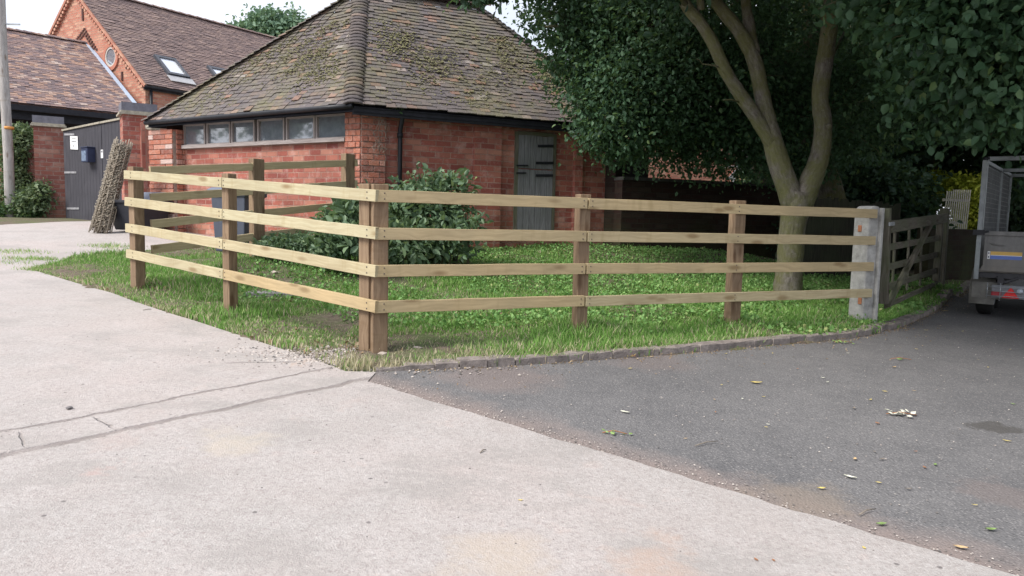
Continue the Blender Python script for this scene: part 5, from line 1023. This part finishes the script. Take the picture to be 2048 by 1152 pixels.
# tree at the right edge whose big leaves hang into the picture
L3 = [((2010, 40, 6.6), (.75, .8, .5), 1.2), ((1900, 30, 7.0), (.45, .6, .35), .7), ((1930, 120, 7.1), (.42, .6, .35), .6), ((2040, 160, 6.9), (.5, .7, .45), .8), ((1868, 195, 7.6), (.22, .3, .25), .22), ((1850, 110, 7.6), (.25, .4, .25), .25), ((2100, -60, 6.5), (1.2, 1.2, .7), 1), ((1895, 250, 7.7), (.14, .2, .16), .08), ((1960, 190, 12), (.7, .8, .5), .5), ((2060, 220, 12.5), (.8, .8, .45), .6), ((1860, -60, 7.2), (.9, 1., .6), .8), ((2150, 60, 8), (1.2, 1.4, 1.0), 1)]
L3 = [(at(*c), r, w_) for c, r, w_ in L3]+[(V(*c), (1.9, 1.9, 1.1), 1.1) for c in ((5.4, 4.2, 4.9), (7.2, 8.6, 5.0), (9.6, 10.5, 5.2), (8.2, 12.6, 5.6), (10.5, 7.2, 5.0), (5.6, 7.0, 5.0), (8.2, 5.2, 5.2), (11.5, 9.5, 4.4), (12., 6., 4.2), (12.2, 12, 4.4), (6.0, 10.6, 5.4))]  # second list is out-of-view canopy, added to darken the lane
gen_tree('overhanging_tree', 'broad-leaved tree overhanging the lane from the right edge of the picture', V(9.5, 8.2, 0), .3, 3.2, L3, 4800, .088, LF_LIME, spray=.15, shell=.2, leafper=9, wide=.75, twigs=14)
for _i, (_x, _y) in enumerate(((13.2, 4.5), (13.8, 8.5), (13.5, 12.5))):  # out-of-view trees added to block side sky from the lane
    gen_tree('woodland_tree', ['unseen tree added to shade the lane, nearest the viewer', 'middle one of the unseen trees added to shade the lane', 'farthest of the unseen trees added to shade the lane'][_i], V(_x, _y, 0), .2, 2.2, [(V(_x+random.uniform(-.6, .6), _y+random.uniform(-.8, .8), z), (1.7, 2., 1.3), 1) for z in (1.4, 2.6, 3.8, 5.)], 1500, .17, LF_DARK, spray=.25, shell=.3, group='dark trees behind the lane')
# deep woodland behind, each tree on its own
bgt = [(1640, 19.0, 2.4, 3.6), (1700, 16.5, 2.6, 3.3), (1800, 19.5, 2.8, 3.4), (1850, 18.5, 2.4, 4.3), (1960, 19.5, 3.0, 3.2), (2080, 16.5, 2.8, 3.0), (1265, 22., 2.6, 6.2), (2080, 25, 3.4, 5)]
desc = ['dark tree standing directly behind the fork of the mossy tree', 'dark bushy tree behind the dark paling fence', 'tall dark tree rising above the field gate', 'dark tree whose branches reach down over the palings', 'dark tree above the trailer cage', 'dark tree at the right edge behind the trailer', 'dark tree behind the garden wall', 'farthest dark tree over the lane at the right edge']
for (px, Y, r, cz), ds in zip(bgt, desc):
    c_ = at(px, 430, Y); lb = []
    for k in range(9):
        a_ = k*2.4; rr = r*.55*(k/9)**.5; lb.append((V(c_[0]+rr*math.cos(a_), c_[1]+rr*.7*math.sin(a_), cz+random.uniform(-.2, 2.8)), (r*.55, r*.5, r*.5), 1))
    lb.append((V(c_[0], c_[1], cz-.9), (r*.6, r*.5, r*.4), 1))
    gen_tree('woodland_tree', ds, c_, .2, cz-.8, lb, 1500, .17, LF_DARK, spray=.26, shell=.3, group='dark trees behind the lane')
# hedges and undergrowth
def hedge(name, label, cat, lobes, per, leaf, mat, spray=.12, stems=True, **kw):
    lobes = [(V(*c), r, w_) for c, r, w_ in lobes]; c0_ = lobes[0][0]; t_ = thing(name, label, cat, (c0_[0], c0_[1], G(c0_[0], c0_[1])), kw.get('group')); P, O_, T_ = crown_points(lobes, per, spray, kw.get('shell', .3), 8)
    zg_ = G(P[:, 0], P[:, 1]); k = P[:, 2] > zg_+.01; leaves('foliage', P[k], leaf, mat, t_, out=O_[k], tint=T_[k], wide=kw.get('wide', .62), droop=kw.get('droop', .3))
    if stems:
        m_ = MB()
        for c_, r, w_ in lobes:
            for k in range(3): q = V(c_[0]+random.uniform(-.3, .3)*r[0], c_[1], G(c_[0], c_[1])); m_.tube([q, (q+c_)/2+V(random.uniform(-.05, .05), 0, 0), c_+V(random.uniform(-.4, .4)*r[0], 0, r[2]*.5)], [.014, .01, .004], 5)
        m_.build('stem', BARK, t_)
    return t_
hedge('yellow_green_hedge', 'yellow-green hedge, sunlight put into its leaf colour, behind the pale palings', 'hedge', [(at(1944, 398, 16.4), (.22, .3, .38), 1), (at(1944, 440, 16.4), (.2, .3, .3), .8), (at(1910, 372, 16.6), (.35, .3, .16), .5), (at(1872, 366, 16.8), (.3, .3, .16), .25)], 3600, .09, LF_LIT)
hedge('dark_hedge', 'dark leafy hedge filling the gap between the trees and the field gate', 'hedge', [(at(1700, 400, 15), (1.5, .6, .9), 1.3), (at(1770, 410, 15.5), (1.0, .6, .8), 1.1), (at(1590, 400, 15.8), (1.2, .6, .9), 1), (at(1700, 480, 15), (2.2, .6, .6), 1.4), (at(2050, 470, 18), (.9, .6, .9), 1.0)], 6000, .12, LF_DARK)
hedge('garden_shrub', 'green bushes in the distant garden behind the wall', 'bush', [(at(1525, 358, 22), (.7, .5, .5), 1), (at(1550, 365, 22.5), (.5, .5, .5), 1)], 1800, .1, LF_MID)
hedge('laurel_shrub', 'broad-leaved shrub in front of the shaded wall, right of the corner posts', 'shrub', [(at(845, 445, 10.2), (.42, .32, .45), 1.4), (at(800, 420, 10.4), (.25, .3, .35), .6), (at(885, 400, 10.4), (.30, .3, .30), .7), (at(895, 480, 10.0), (.28, .3, .25), .8), (at(805, 490, 9.6), (.26, .25, .22), .7), (at(862, 360, 10.3), (.10, .1, .16), .12), (at(912, 370, 10.4), (.10, .1, .12), .1), (at(820, 385, 10.4), (.12, .15, .14), .12), (at(938, 440, 10.1), (.12, .15, .14), .12)], 900, .105, LF_SH, spray=.11, shell=.6, wide=.5, droop=.2)
hedge('laurel_shrub', 'broad-leaved shrub between the corner posts and the back rails', 'shrub', [(at(688, 452, 9.3), (.22, .25, .28), 1.0), (at(700, 415, 9.5), (.12, .2, .16), .3), (at(662, 492, 8.9), (.18, .2, .13), .5), (at(715, 485, 9.0), (.18, .2, .18), .5)], 1000, .11, LF_SH, spray=.06, shell=.5, wide=.5, droop=.2)
hedge('ivy_ground_patch', 'low patch of small-leaved ivy at the foot of the back rail post', 'ivy', [(at(595, 488, 9.2), (.42, .35, .09), 1), (at(550, 494, 9.0), (.22, .3, .07), .5)], 2600, .05, LF_SH, spray=.05, stems=False)
hedge('climbing_ivy', 'ivy and creeper mass on the left between the pole and the brick pillar', 'ivy', [(at(42, 300, 18.2), (.36, .4, .55), 1), (at(46, 370, 18.2), (.36, .4, .6), 1), (at(66, 410, 17.7), (.24, .4, .42), .6), (at(80, 395, 17.5), (.12, .15, .35), .3), (at(20, 340, 19), (.5, .4, .9), 1), (at(-40, 330, 19), (.7, .4, 1.1), 1), (at(-30, 400, 18.5), (.8, .4, .5), 1)], 4200, .085, mat_leaf('ivy_leaf', [(0, (.07, .11, .06)), (.5, (.15, .22, .12)), (1, (.30, .36, .2))]), spray=.09, shell=.45)
hedge('yard_weeds', 'fresh green weeds growing at the foot of the ivy by the pole', 'weeds', [(at(40, 422, 17.6), (.45, .3, .25), 1), (at(8, 425, 17.6), (.3, .3, .22), .7), (at(65, 428, 17.5), (.2, .2, .16), .5)], 2200, .06, LF_MID, spray=.06, stems=False)
t = thing('boundary_wall', 'old brick yard wall mostly hidden under the ivy left of the pillar', 'wall', at(40, 430, 18.6)*V(1, 1, 0)+V(0, 0, .8)); m_ = MB(); a, b = at(88, 430, 18.1), at(-260, 430, 19.5); m_.beam(V(a[0], a[1], 1.5), V(b[0], b[1], 1.5), .25, 2.0); m_.build('wall', BR_PIL, t)
# far tree over the barn ridge
lb = [(at(px, py, 45), (r, r, r*.8), w_) for px, py, r, w_ in ((500, 75, 1.2, .8), (530, 62, 1.5, 1.2), (575, 60, 1.1, .9), (588, 90, 1.1, .8), (480, 95, .9, .6), (545, 100, 2.2, 1.2), (528, 45, .8, .3), (580, 40, .8, .3))]
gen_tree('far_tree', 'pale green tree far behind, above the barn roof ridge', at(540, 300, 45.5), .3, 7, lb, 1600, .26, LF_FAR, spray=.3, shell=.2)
lb = [(at(px, py, 11.0), (r, r, r*.7), w_) for px, py, r, w_ in ((940, -18, .22, .3), (985, -14, .16, .2), (1090, -45, .45, .6), (1015, -150, .8, 1), (1075, 55, .16, .12))]
gen_tree('roadside_tree', 'leafy branch tips dipping in at the top above the roof ridge', V(5.5, 15.5, 0), .14, 4.2, lb, 900, .10, LF_DARK, spray=.12, shell=.2)
# trees behind the viewer, mirrored in the outbuilding windows
for (x, y, r, h), ds in zip(((-25, 13.6, 2.5, 4.6), (-28, 9.6, 1.5, 5.4), (-25, 6.6, 1.5, 4.0)), ('tree far left of the yard, mirrored in the leftmost windows', 'slim tree far left, mirrored in the middle windows', 'low tree far left, mirrored in the rightmost window')):
    gen_tree('yard_tree', ds, V(x, y, 0), .3, h-1.5, [(V(x+random.uniform(-1, 1)*r*.5, y+random.uniform(-1, 1)*r*.5, h+random.uniform(-.6, 1.6)), (r*.6, r*.6, r*.5), 1) for _ in range(7)], 500, .34, LF_DARK, spray=.35, shell=.3)
# roof sprig and creeper
hedge('gutter_seedling', 'small green seedling growing from the eaves above the downpipe', 'plant', [(at(786, 214, 11.7), (.05, .05, .05), 1), (at(796, 222, 11.7), (.05, .05, .04), 1)], 60, .06, LF_MID, spray=.03, stems=False)
m_ = MB(); t = thing('dead_creeper', 'dry leafless creeper stems clinging to the brick corner near the downpipe', 'creeper', C3+V(.2, 0, 2))
for i in range(46):
    p = onwall(CORN+nr[:2]*.10, CORN+nr[:2]*.10+dr, random.gauss(762, 8), random.uniform(235, 300)); q = [p]
    for k in range(4): q.append(q[-1]+DR*random.gauss(0, .03)+nr*random.gauss(0, .012)+V(0, 0, random.gauss(-.02, .035)))
    m_.tube(q, .0028, 4)
m_.build('stem', simple('dry_stem', (.36, .30, .25), .9, .3), t)

# ------------------------------------------------------------------ grass, weeds, soil litter
def mat_grass():
    m = MT('grass_blade', .6, .2); t_ = m.n('SeparateColor', 0, None, i0=m.attr('tint')); cr = m.t.nodes.new('ShaderNodeValToRGB'); m.put(cr.inputs[0], t_); e = cr.color_ramp.elements
    st_ = [(0, (.10, .22, .045)), (.45, (.22, .41, .10)), (.72, (.38, .53, .18)), (.80, (.46, .42, .27)), (1, (.62, .56, .40))]
    while len(e) < 5: e.new(.5)
    for i, (p_, c_) in enumerate(st_): e[i].position = p_; e[i].color = (*c_, 1)
    m.col(cr.outputs[0]); tr_ = m.n('BsdfTranslucent', 0, None, Color=cr.outputs[0]); ms = m.t.nodes.new('ShaderNodeMixShader'); ms.inputs[0].default_value = .3; m.t.links.new(m.b.outputs[0], ms.inputs[1]); m.t.links.new(tr_, ms.inputs[2]); m.t.links.new(ms.outputs[0], m.t.nodes['Material Output'].inputs[0]); return m.m
GRASS = mat_grass()
vp = np.array(verge)
def nz(x, y, s, ph_=0.): return .5+.25*np.sin(x*s+1.7*np.sin(y*s*.7+ph_)+ph_)+.25*np.sin(y*s*1.3+1.4*np.sin(x*s*.9+2*ph_))
def blades(n, poly, box, dens, hfun, name, tintf, wid=.0035, lean=.5):
    x = rng.uniform(box[0], box[1], n*3); y = rng.uniform(box[2], box[3], n*3); d = np.clip(1.6-.09*y, .25, 1); k = inpoly(x, y, poly) & (rng.uniform(size=n*3) < dens(x, y)*d); x, y = x[k][:n], y[k][:n]; z = G(x, y)-.01; n = len(x)
    h = hfun(x, y)*rng.uniform(.45, 1.25, n); a = rng.uniform(0, 6.283, n); l = rng.uniform(.1, 1, n)*lean*h; dx, dy = np.cos(a), np.sin(a); w_ = wid*rng.uniform(.6, 1.5, n)*(1+y*.05); b = rng.uniform(0, 6.283, n); sx, sy = np.cos(b)*w_, np.sin(b)*w_
    base = np.stack([x, y, z], 1); S_ = np.stack([sx, sy, 0*sx], 1); m1 = base+np.stack([dx*l*.3, dy*l*.3, h*.55], 1); tp_ = base+np.stack([dx*l*1.1, dy*l*1.1, h*.95], 1)
    vs = np.stack([base-S_, base+S_, m1+S_*.8, m1-S_*.8, tp_+S_*.1, tp_-S_*.1], 1).reshape(-1, 3); k = np.arange(n)[:, None]*6; lp = np.concatenate([k+np.array([0, 1, 2, 3]), k+np.array([3, 2, 4, 5])], 1).ravel()
    t_ = np.clip(tintf(x, y), 0, 1); npmesh(name, vs, lp, 4, np.repeat(t_, 6), GRASS, kind='stuff', label='green grass with dry straw-coloured blades filling the fenced verge')
kx = pts[:, 0]; ky = pts[:, 1]; lx = np.array([p[0] for p in le]); ly = np.array([p[1] for p in le])
def dmin(x, y, X, Y):
    A_ = np.stack([np.interp(np.linspace(0, 1, 80), np.linspace(0, 1, len(X)), X), np.interp(np.linspace(0, 1, 80), np.linspace(0, 1, len(Y)), Y)], 1); return np.sqrt(((x[:, None]-A_[:, 0])**2+(y[:, None]-A_[:, 1])**2).min(1))
def dens_all(x, y):
    dk = dmin(x, y, kx, ky); bare = np.exp(-((x-K[0]+.15)**2/.9+(y-K[1])**2/.22)); dlf = dmin(x, y, lx, ly); d = .55+.45*(nz(x, y, 2.3)+.25*nz(x, y, 6.1, 2) > .50); d *= 1-.9*bare; d *= np.where(x < .3, .6+.4*np.clip(dlf/.4, 0, 1), 1)
    d *= np.where((x < 0) & (y > 7.6), .7+.3*nz(x, y, 3, 1), 1); d = np.where((x > 1.5) & (y > 10.8), d*.4, d); d = np.where(y > 11.6, d*.4, d); return d
def h_all(x, y): 
    dk = dmin(x, y, kx, ky); return .034+.05*nz(x, y, 1.9, 2)*np.where(x < .2, .75, 1)+.03*(nz(x, y, 3.7, 6) > .62)+.055*((dk > .12) & (dk < .75) & (x > .2))*nz(x, y, 2.6, 3)
def t_all(x, y):
    dk = dmin(x, y, kx, ky); dlf = dmin(x, y, lx, ly); dry = np.exp(-dk/.22)*.8*(x < 3.6)+np.exp(-((x-K[0])**2+(y-K[1])**2)/.8)*.8+np.exp(-dlf/.3)*.6+(x < .1)*.28*nz(x, y, 3.3, 5); u = rng.uniform(size=len(x)); g_ = rng.normal(.36, .16, len(x)); return np.where(u < .06+dry*.55, rng.uniform(.76, 1, len(x)), np.clip(g_, 0, .74))
blades(260000, verge, (-6.6, 7.6, 4.9, 13.2), dens_all, h_all, 'grass', t_all)
# tufts against the yard sheet beyond the verge, broad-leaved groundcover
def ground_leaves(name, n, box, cond, size, mat, label, hmax=.08):
    x = rng.uniform(box[0], box[1], n*4); y = rng.uniform(box[2], box[3], n*4); k = inpoly(x, y, verge) & cond(x, y); x, y = x[k][:n], y[k][:n]; P = np.stack([x, y, G(x, y)+rng.uniform(.0, hmax, len(x))], 1); leaves(name, P, size, mat, None, droop=-.25, wide=.8, kind='stuff', label=label)
LF_GC = mat_leaf('groundcover_leaf', [(0, (.08, .19, .05)), (.5, (.19, .38, .11)), (.9, (.33, .53, .18)), (1, (.46, .52, .22))])
ground_leaves('weed_groundcover', 52000, (-3.0, 7.0, 6.6, 13.3), lambda x, y: (nz(x, y, 1.5, 4)+.3*nz(x, y, 5.2, 1)+.12*(y-8)+.15*(x > -.5) > .55), .034, LF_GC, 'low broad-leaved weeds carpeting the middle of the verge')
LF_LITTER = mat_leaf('dead_leaf', [(0, (.14, .09, .05)), (.5, (.26, .18, .10)), (1, (.46, .38, .26))], trans=.1)
ground_leaves('leaf_litter', 9000, (-5, 8, 5.4, 13.5), lambda x, y: ((y > 9.5) & (x > .5)) | (nz(x, y, 2.7, 7) > .55), .03, LF_LITTER, 'dry brown leaf litter on the bare soil of the verge', .015)
# grass tufts in the yard cracks
m_ = MB()
def tuft(px, py, n, sprd, hh, dry):
    p = gp(px, py); P = []
    x = p[0]+rng.normal(0, sprd, n); y = p[1]+rng.normal(0, sprd*.5, n); return x, y
X, Y_ = [], []
for px, py, n, s in ((210, 492, 260, .18), (240, 495, 200, .2), (20, 505, 220, .25), (45, 503, 120, .15), (62, 519, 300, .2), (20, 526, 160, .25), (85, 518, 160, .15), (90, 538, 300, .12), (75, 541, 200, .12)):
    x, y = tuft(px, py, n, s, .05, 0); X.append(x); Y_.append(y)
x = np.concatenate(X); y = np.concatenate(Y_); n = len(x); z = G(x, y)-.005; h = rng.uniform(.02, .06, n); a_ = rng.uniform(0, 6.28, n); w_ = .005; base = np.stack([x, y, z], 1); S_ = np.stack([np.cos(a_)*w_, np.sin(a_)*w_, 0*a_], 1); tp2 = base+np.stack([np.sin(a_)*h*.5, np.cos(a_)*h*.5, h], 1)
npmesh('crack_grass', np.stack([base-S_, base+S_, tp2], 1).reshape(-1, 3), np.arange(n*3), 3, np.repeat(np.clip(rng.normal(.6, .2, n), 0, 1), 3), GRASS, kind='stuff', label='short grass tufts growing in the cracks of the old yard surface')

# ------------------------------------------------------------------ stones, slab, loose gravel
def rock(mb, c, s, tint=.5):
    v = [(1,0,0),(-1,0,0),(0,1,0),(0,-1,0),(0,0,.7),(0,0,-.5),(.6,.6,.4),(-.6,.6,.4),(.6,-.6,.4),(-.6,-.6,.4)]; bm = bmesh.new()
    for q in v: bm.verts.new(np.array(q)*rng.uniform(.7, 1.2, 3)*s*np.array([1, .8, .7])+c)
    bmesh.ops.convex_hull(bm, input=bm.verts[:]); bm.verts.index_update(); ids = {vv: i for i, vv in enumerate(bm.verts)}
    mb.mesh([tuple(vv.co) for vv in bm.verts], [tuple(ids[vv] for vv in f.verts) for f in bm.faces], [[(0, 0)]*len(f.verts) for f in bm.faces], tint); bm.free()
STN = simple('pale_stone', (.44, .38, .33), .9, .35, 18, bump=.006)
for (px, py, s, lab) in ((835, 703, .055, 'pale stone lying in the grass right of the corner posts'), (548, 550, .06, 'pale stone in the weeds behind the middle left post'), (582, 652, .03, 'small tan stone on the bare soil left of the corner posts'), (766, 712, .04, 'grey stone at the foot of the corner posts'), (1285, 492, .12, 'large grey stone in the shade by the garden wall'), (139, 820, .022, 'round dark pebble on the pale concrete left of the drain strip')):
    p = gp(px, py); m_ = MB(); rock(m_, np.array([p[0], p[1], G(p[0], p[1])+s*.3]), s); o = m_.build('stone', STN if 'dark' not in lab and 'shade' not in lab else simple('dark_stone', (.16, .15, .15), .9, .3), label=lab, category='stone')  # the stone in the shade has that shade put into its colour
p = gp(565, 592); t = thing('concrete_slab', 'old grey concrete slab set in the grass behind the left rails', 'slab', (p[0], p[1], G(p[0], p[1]))); m_ = MB(); m_.obox((p[0], p[1], G(p[0], p[1])+.02), unit(V(1, .12, 0))*.36, unit(V(-.12, 1, 0))*.15, (0, 0, .025)); m_.build('slab', simple('old_slab', (.26, .25, .25), .95, .35, 9, bump=.008), t, bevel=.008)
def gravel(name, n, pick, size, mat, label):
    x, y = pick(n); n = len(x); s = size*rng.uniform(.4, 1.5, (n, 1, 1)); base = np.array([(1,0,0),(.3,.9,0),(-.8,.6,0),(-.7,-.7,0),(.4,-.9,0),(.1,0,.7)]); P = np.stack([x, y, G(x, y)-.001], 1); a_ = rng.uniform(0, 6.28, n); c_, s2 = np.cos(a_), np.sin(a_)
    b_ = base[None]*rng.uniform(.7, 1.3, (n, 6, 1)); bx_ = np.stack([b_[..., 0]*c_[:, None]-b_[..., 1]*s2[:, None], b_[..., 0]*s2[:, None]+b_[..., 1]*c_[:, None], b_[..., 2]], -1); vs = P[:, None]+bx_*s; k = np.arange(n)[:, None]*6
    lp = np.concatenate([k+np.array([i, (i+1) % 5, 5]) for i in range(5)], 1).ravel(); npmesh(name, vs.reshape(-1, 3), lp, 3, np.repeat(rng.uniform(0, 1, n), 6), mat, kind='stuff', label=label)
def mat_grav(): 
    m = MT('mixed_gravel', .9, .2); t_ = m.n('SeparateColor', 0, None, i0=m.attr('tint')); cr = m.t.nodes.new('ShaderNodeValToRGB'); m.put(cr.inputs[0], t_); e = cr.color_ramp.elements; st_ = [(0, (.12, .115, .11)), (.5, (.30, .26, .24)), (1, (.55, .5, .46))]
    e.new(.5)
    for i, (p_, c_) in enumerate(st_): e[i].position = p_; e[i].color = (*c_, 1)
    m.col(cr.outputs[0]); return m.m
GRV = mat_grav()
def edge_pick(n):
    t_ = rng.uniform(0, 1, n)**1.3*5.5; o_ = np.abs(rng.normal(0, .07, n)); nn = np.array([-dd[1], dd[0]]); nn = nn if nn[1] > 0 else -nn; return ed0[0]+dd[0]*t_+nn[0]*o_, ed0[1]+dd[1]*t_+nn[1]*o_
def foot_pick(n): return K[0]+rng.normal(-.08, .42, n), K[1]-.05+rng.normal(0, .17, n)
def road_pick(n): x = rng.uniform(-5, 7, n); y = rng.uniform(2.6, 8, n); k = ~inpoly(x, y, verge); return x[k], y[k]
gravel('gravel', 900, edge_pick, .0042, GRV, 'loose grit washed along the joint of slab and asphalt'); gravel('rubble', 2600, foot_pick, .010, GRV, 'crumbled soil and stones round the foot of the corner posts'); gravel('loose_chippings', 2600, road_pick, .0045, GRV, 'loose chippings scattered over yard and lane')

# ------------------------------------------------------------------ fallen leaves and twigs
def leafmat(n, c): return simple('fallen_'+n, c, .7, .3, 30, bump=0)
LMS = {'yellow': leafmat('yellow', (.60, .48, .16)), 'tan': leafmat('tan', (.50, .36, .20)), 'green': leafmat('green', (.20, .30, .10)), 'brown': leafmat('brown', (.34, .16, .08)), 'pale': leafmat('pale', (.70, .70, .58)), 'grey': leafmat('grey', (.22, .19, .16))}
FALLEN = []
def fallen(px, py, s, kind, rot=None, lab=None, curl=.35):
    p = gp(px, py); a_ = random.uniform(0, 6.28) if rot is None else rot; n = 7; vs = []; prof = [0, .55, .9, 1, .85, .5, .05]; zb = G(p[0], p[1])+.002
    for i in range(n):
        u = (i/(n-1)-.5)*2; 
        for v in (-1, 0, 1): x = u*s; y = v*prof[i]*s*.45*random.uniform(.8, 1.15); z = curl*s*(u*u*.35+(abs(v)*.35))*random.uniform(.6, 1.2); vs.append((p[0]+x*math.cos(a_)-y*math.sin(a_), p[1]+x*math.sin(a_)+y*math.cos(a_), zb+z))
    fs = [(i*3+j, i*3+j+1, i*3+j+4, i*3+j+3) for i in range(n-1) for j in (0, 1)]; m_ = MB(); m_.mesh(vs, fs, [[(0, 0)]*4]*len(fs), .5, True)
    if lab: m_.build('fallen_leaf', LMS[kind], label=lab, category='leaf')
    else: FALLEN.append((px, py, kind, m_.build('fallen_leaf', LMS[kind], category='leaf', group='small fallen leaves scattered on the lane')))
fallen(1763, 1049, .026, 'green', .2, 'curled green leaf nearest the concrete edge at lower right'); fallen(1921, 1097, .028, 'tan', -.4, 'tan leaf near the bottom right corner on the asphalt'); fallen(1982, 1060, .026, 'green', 0, 'dull green leaf at the right edge, above the tan leaf'); fallen(1700, 957, .03, 'pale', -.7, 'long pale strip of leaf on the asphalt right of the gritty patch'); fallen(1512, 766, .045, 'yellow', -.1, 'yellow curled leaf in the middle of the lane')
fallen(1643, 978, .022, 'yellow', .1, 'yellow-green leaf just above the gritty patch'); fallen(1041, 1002, .012, 'yellow', 0, 'tiny yellow leaf on the pale concrete'); fallen(1260, 738, .022, 'yellow', .4, 'yellow leaf just below the kerb'); fallen(1250, 826, .03, 'pale', -.6, 'pale sliver of leaf beside a dark twig on the lane')
for px, py, s, k in ((1431, 825, .014, 'brown'), (1371, 878, .014, 'tan'), (1708, 818, .022, 'grey'), (1755, 847, .022, 'brown'), (1770, 784, .022, 'yellow'), (1741, 800, .02, 'yellow'), (1828, 782, .016, 'tan'), (1831, 801, .015, 'grey'), (1764, 920, .020, 'grey'), (1849, 937, .018, 'brown'), (1870, 931, .02, 'green'), (1831, 904, .013, 'brown'), (1757, 966, .016, 'yellow'), (1817, 980, .018, 'grey'), (1949, 1012, .014, 'yellow'), (2014, 884, .024, 'yellow'), (1710, 919, .022, 'tan'), (1749, 905, .014, 'grey'), (1485, 798, .014, 'pale'), (1443, 771, .014, 'yellow'), (1456, 764, .012, 'tan'), (1527, 794, .016, 'yellow'), (1429, 800, .014, 'tan'), (1646, 756, .018, 'pale'), (1655, 765, .018, 'pale'), (1595, 738, .016, 'brown'), (1542, 717, .014, 'grey'), (1545, 707, .018, 'yellow'), (1452, 708, .018, 'yellow'), (1696, 707, .018, 'pale'), (1720, 673, .018, 'yellow'), (1833, 699, .02, 'yellow'), (1845, 692, .016, 'tan'), (1852, 661, .02, 'yellow'), (1880, 652, .018, 'tan'), (1890, 622, .04, 'yellow'), (1893, 612, .03, 'tan'), (1925, 663, .02, 'yellow'), (1957, 720, .012, 'tan'), (1976, 735, .02, 'yellow'), (1990, 660, .014, 'tan'), (2026, 809, .022, 'green'), (1780, 721, .016, 'tan'), (1788, 735, .03, 'tan'), (2020, 700, .012, 'yellow'), (1504, 712, .012, 'brown'), (1532, 856, .012, 'yellow'), (1536, 850, .012, 'pale'), (1512, 1123, .014, 'brown'), (1547, 1123, .012, 'brown'), (1728, 1100, .014, 'yellow'), (1500, 840, .010, 'grey')):
    fallen(px, py, s*.9, k)
ORD = ['first', 'second', 'third', 'fourth', 'fifth', 'sixth', 'seventh', 'eighth', 'ninth', 'tenth', 'eleventh', 'twelfth', 'thirteenth', 'fourteenth', 'fifteenth', 'sixteenth', 'seventeenth', 'eighteenth', 'nineteenth', 'twentieth']
def zone(px, py): return 'under the rear of the trailer' if 0 else ('close to the kerb' if py < 720 else ('beyond the pale sprig' if py < 830 else ('beside the pale sprig' if py < 900 else 'near the concrete edge')))
zz_ = {}
for px, py, k, o in FALLEN: zz_.setdefault((k, zone(px, py)), []).append((px, o))
for (k, z_), l_ in zz_.items():
    l_.sort(key=lambda q: q[0])
    for i, (_, o) in enumerate(l_): o['label'] = f'small {k} leaf on the asphalt {z_}' if len(l_) == 1 else f'{ORD[i]} from left of the small {k} leaves on the asphalt {z_}'
# clusters of wilted leaves: each a small sprig
def sprig(px, py, n, spread, size, kind, label, mats):
    p = gp(px, py); t_ = thing('leafy_sprig', label, 'sprig', (p[0], p[1], G(p[0], p[1]))); m_ = MB(); P = []
    for i in range(n):
        a_ = random.uniform(0, 6.28); q = p+V(random.gauss(0, spread), random.gauss(0, spread*.6), 0); q[2] = G(q[0], q[1])+.006; s = size*random.uniform(.6, 1.2); e = V(math.cos(a_), math.sin(a_), random.uniform(0, .5)); sdv = V(-math.sin(a_), math.cos(a_), random.uniform(-.3, .5)); m_.mesh([q, q+e*s*.5+sdv*s*.35, q+e*s, q+e*s*.5-sdv*s*.35, q+e*s*.5+V(0, 0, s*.15)], [(0, 3, 4), (3, 2, 4), (2, 1, 4), (1, 0, 4)], [[(0, 0)]*3]*4, .5)
    m_.build('leaf_cluster', mats, t_, kind='stuff'); m_ = MB(); m_.tube([p+V(-spread*1.6, 0, .01), p+V(0, .01, .02), p+V(spread*1.8, -.01, .008)], .003, 5); m_.build('stalk', LMS['brown'], t_)
sprig(1800, 831, 16, .055, .045, 'pale', 'wilted pale-backed leafy sprig on the asphalt lane', LMS['pale']); sprig(1684, 686, 16, .05, .045, 'green', 'green leafy sprig lying beside the kerb', LMS['green']); sprig(1228, 869, 7, .04, .035, 'green', 'small leafy twig near the concrete edge of the lane', LMS['green']); sprig(1800, 720, 8, .05, .03, 'green', 'thin green sprig in the middle distance of the lane', LMS['green']); sprig(1262, 714, 7, .02, .035, 'yellow', 'yellow-green sprig resting against the kerb', LMS['yellow'])
for pa, pb2, lab in (((1718, 1034), (1752, 1021), 'reddish twig on the asphalt near the gritty patch'), ((1390, 893), (1436, 885), 'thin dark twig lying on the asphalt in front of the kerb'), ((960, 908), (972, 902), 'short twig on the pale concrete near its edge'), ((286, 621), (303, 620), 'dark twig on the concrete by the grass edge')):
    a, b = gp(*pa), gp(*pb2); m_ = MB(); a[2] = G(a[0], a[1])+.004; b[2] = G(b[0], b[1])+.006; m_.tube([a, (a+b)/2+V(0, .01, .004), b], [.003, .0035, .002], 5); m_.build('twig', LMS['grey'], label=lab, category='twig')


# dry bits gathered under the kerb
m_n = 1500; u_ = rng.uniform(.2, cum[-1]-.5, m_n); kx_ = np.interp(u_, cum, pts[:, 0]); ky_ = np.interp(u_, cum, pts[:, 1]); o_ = np.abs(rng.normal(0, .05, m_n))+.01+(rng.uniform(size=m_n) < .15)*rng.uniform(0, .5, m_n)
P_ = np.stack([kx_+o_*.3, ky_-o_, np.zeros(m_n)], 1); P_[:, 2] = G(P_[:, 0], P_[:, 1])+.001; leaves('kerb_litter', P_, .014, LF_LITTER, None, droop=-.1, spread=1., kind='stuff', label='dry leaf fragments and dirt gathered along the foot of the kerb')
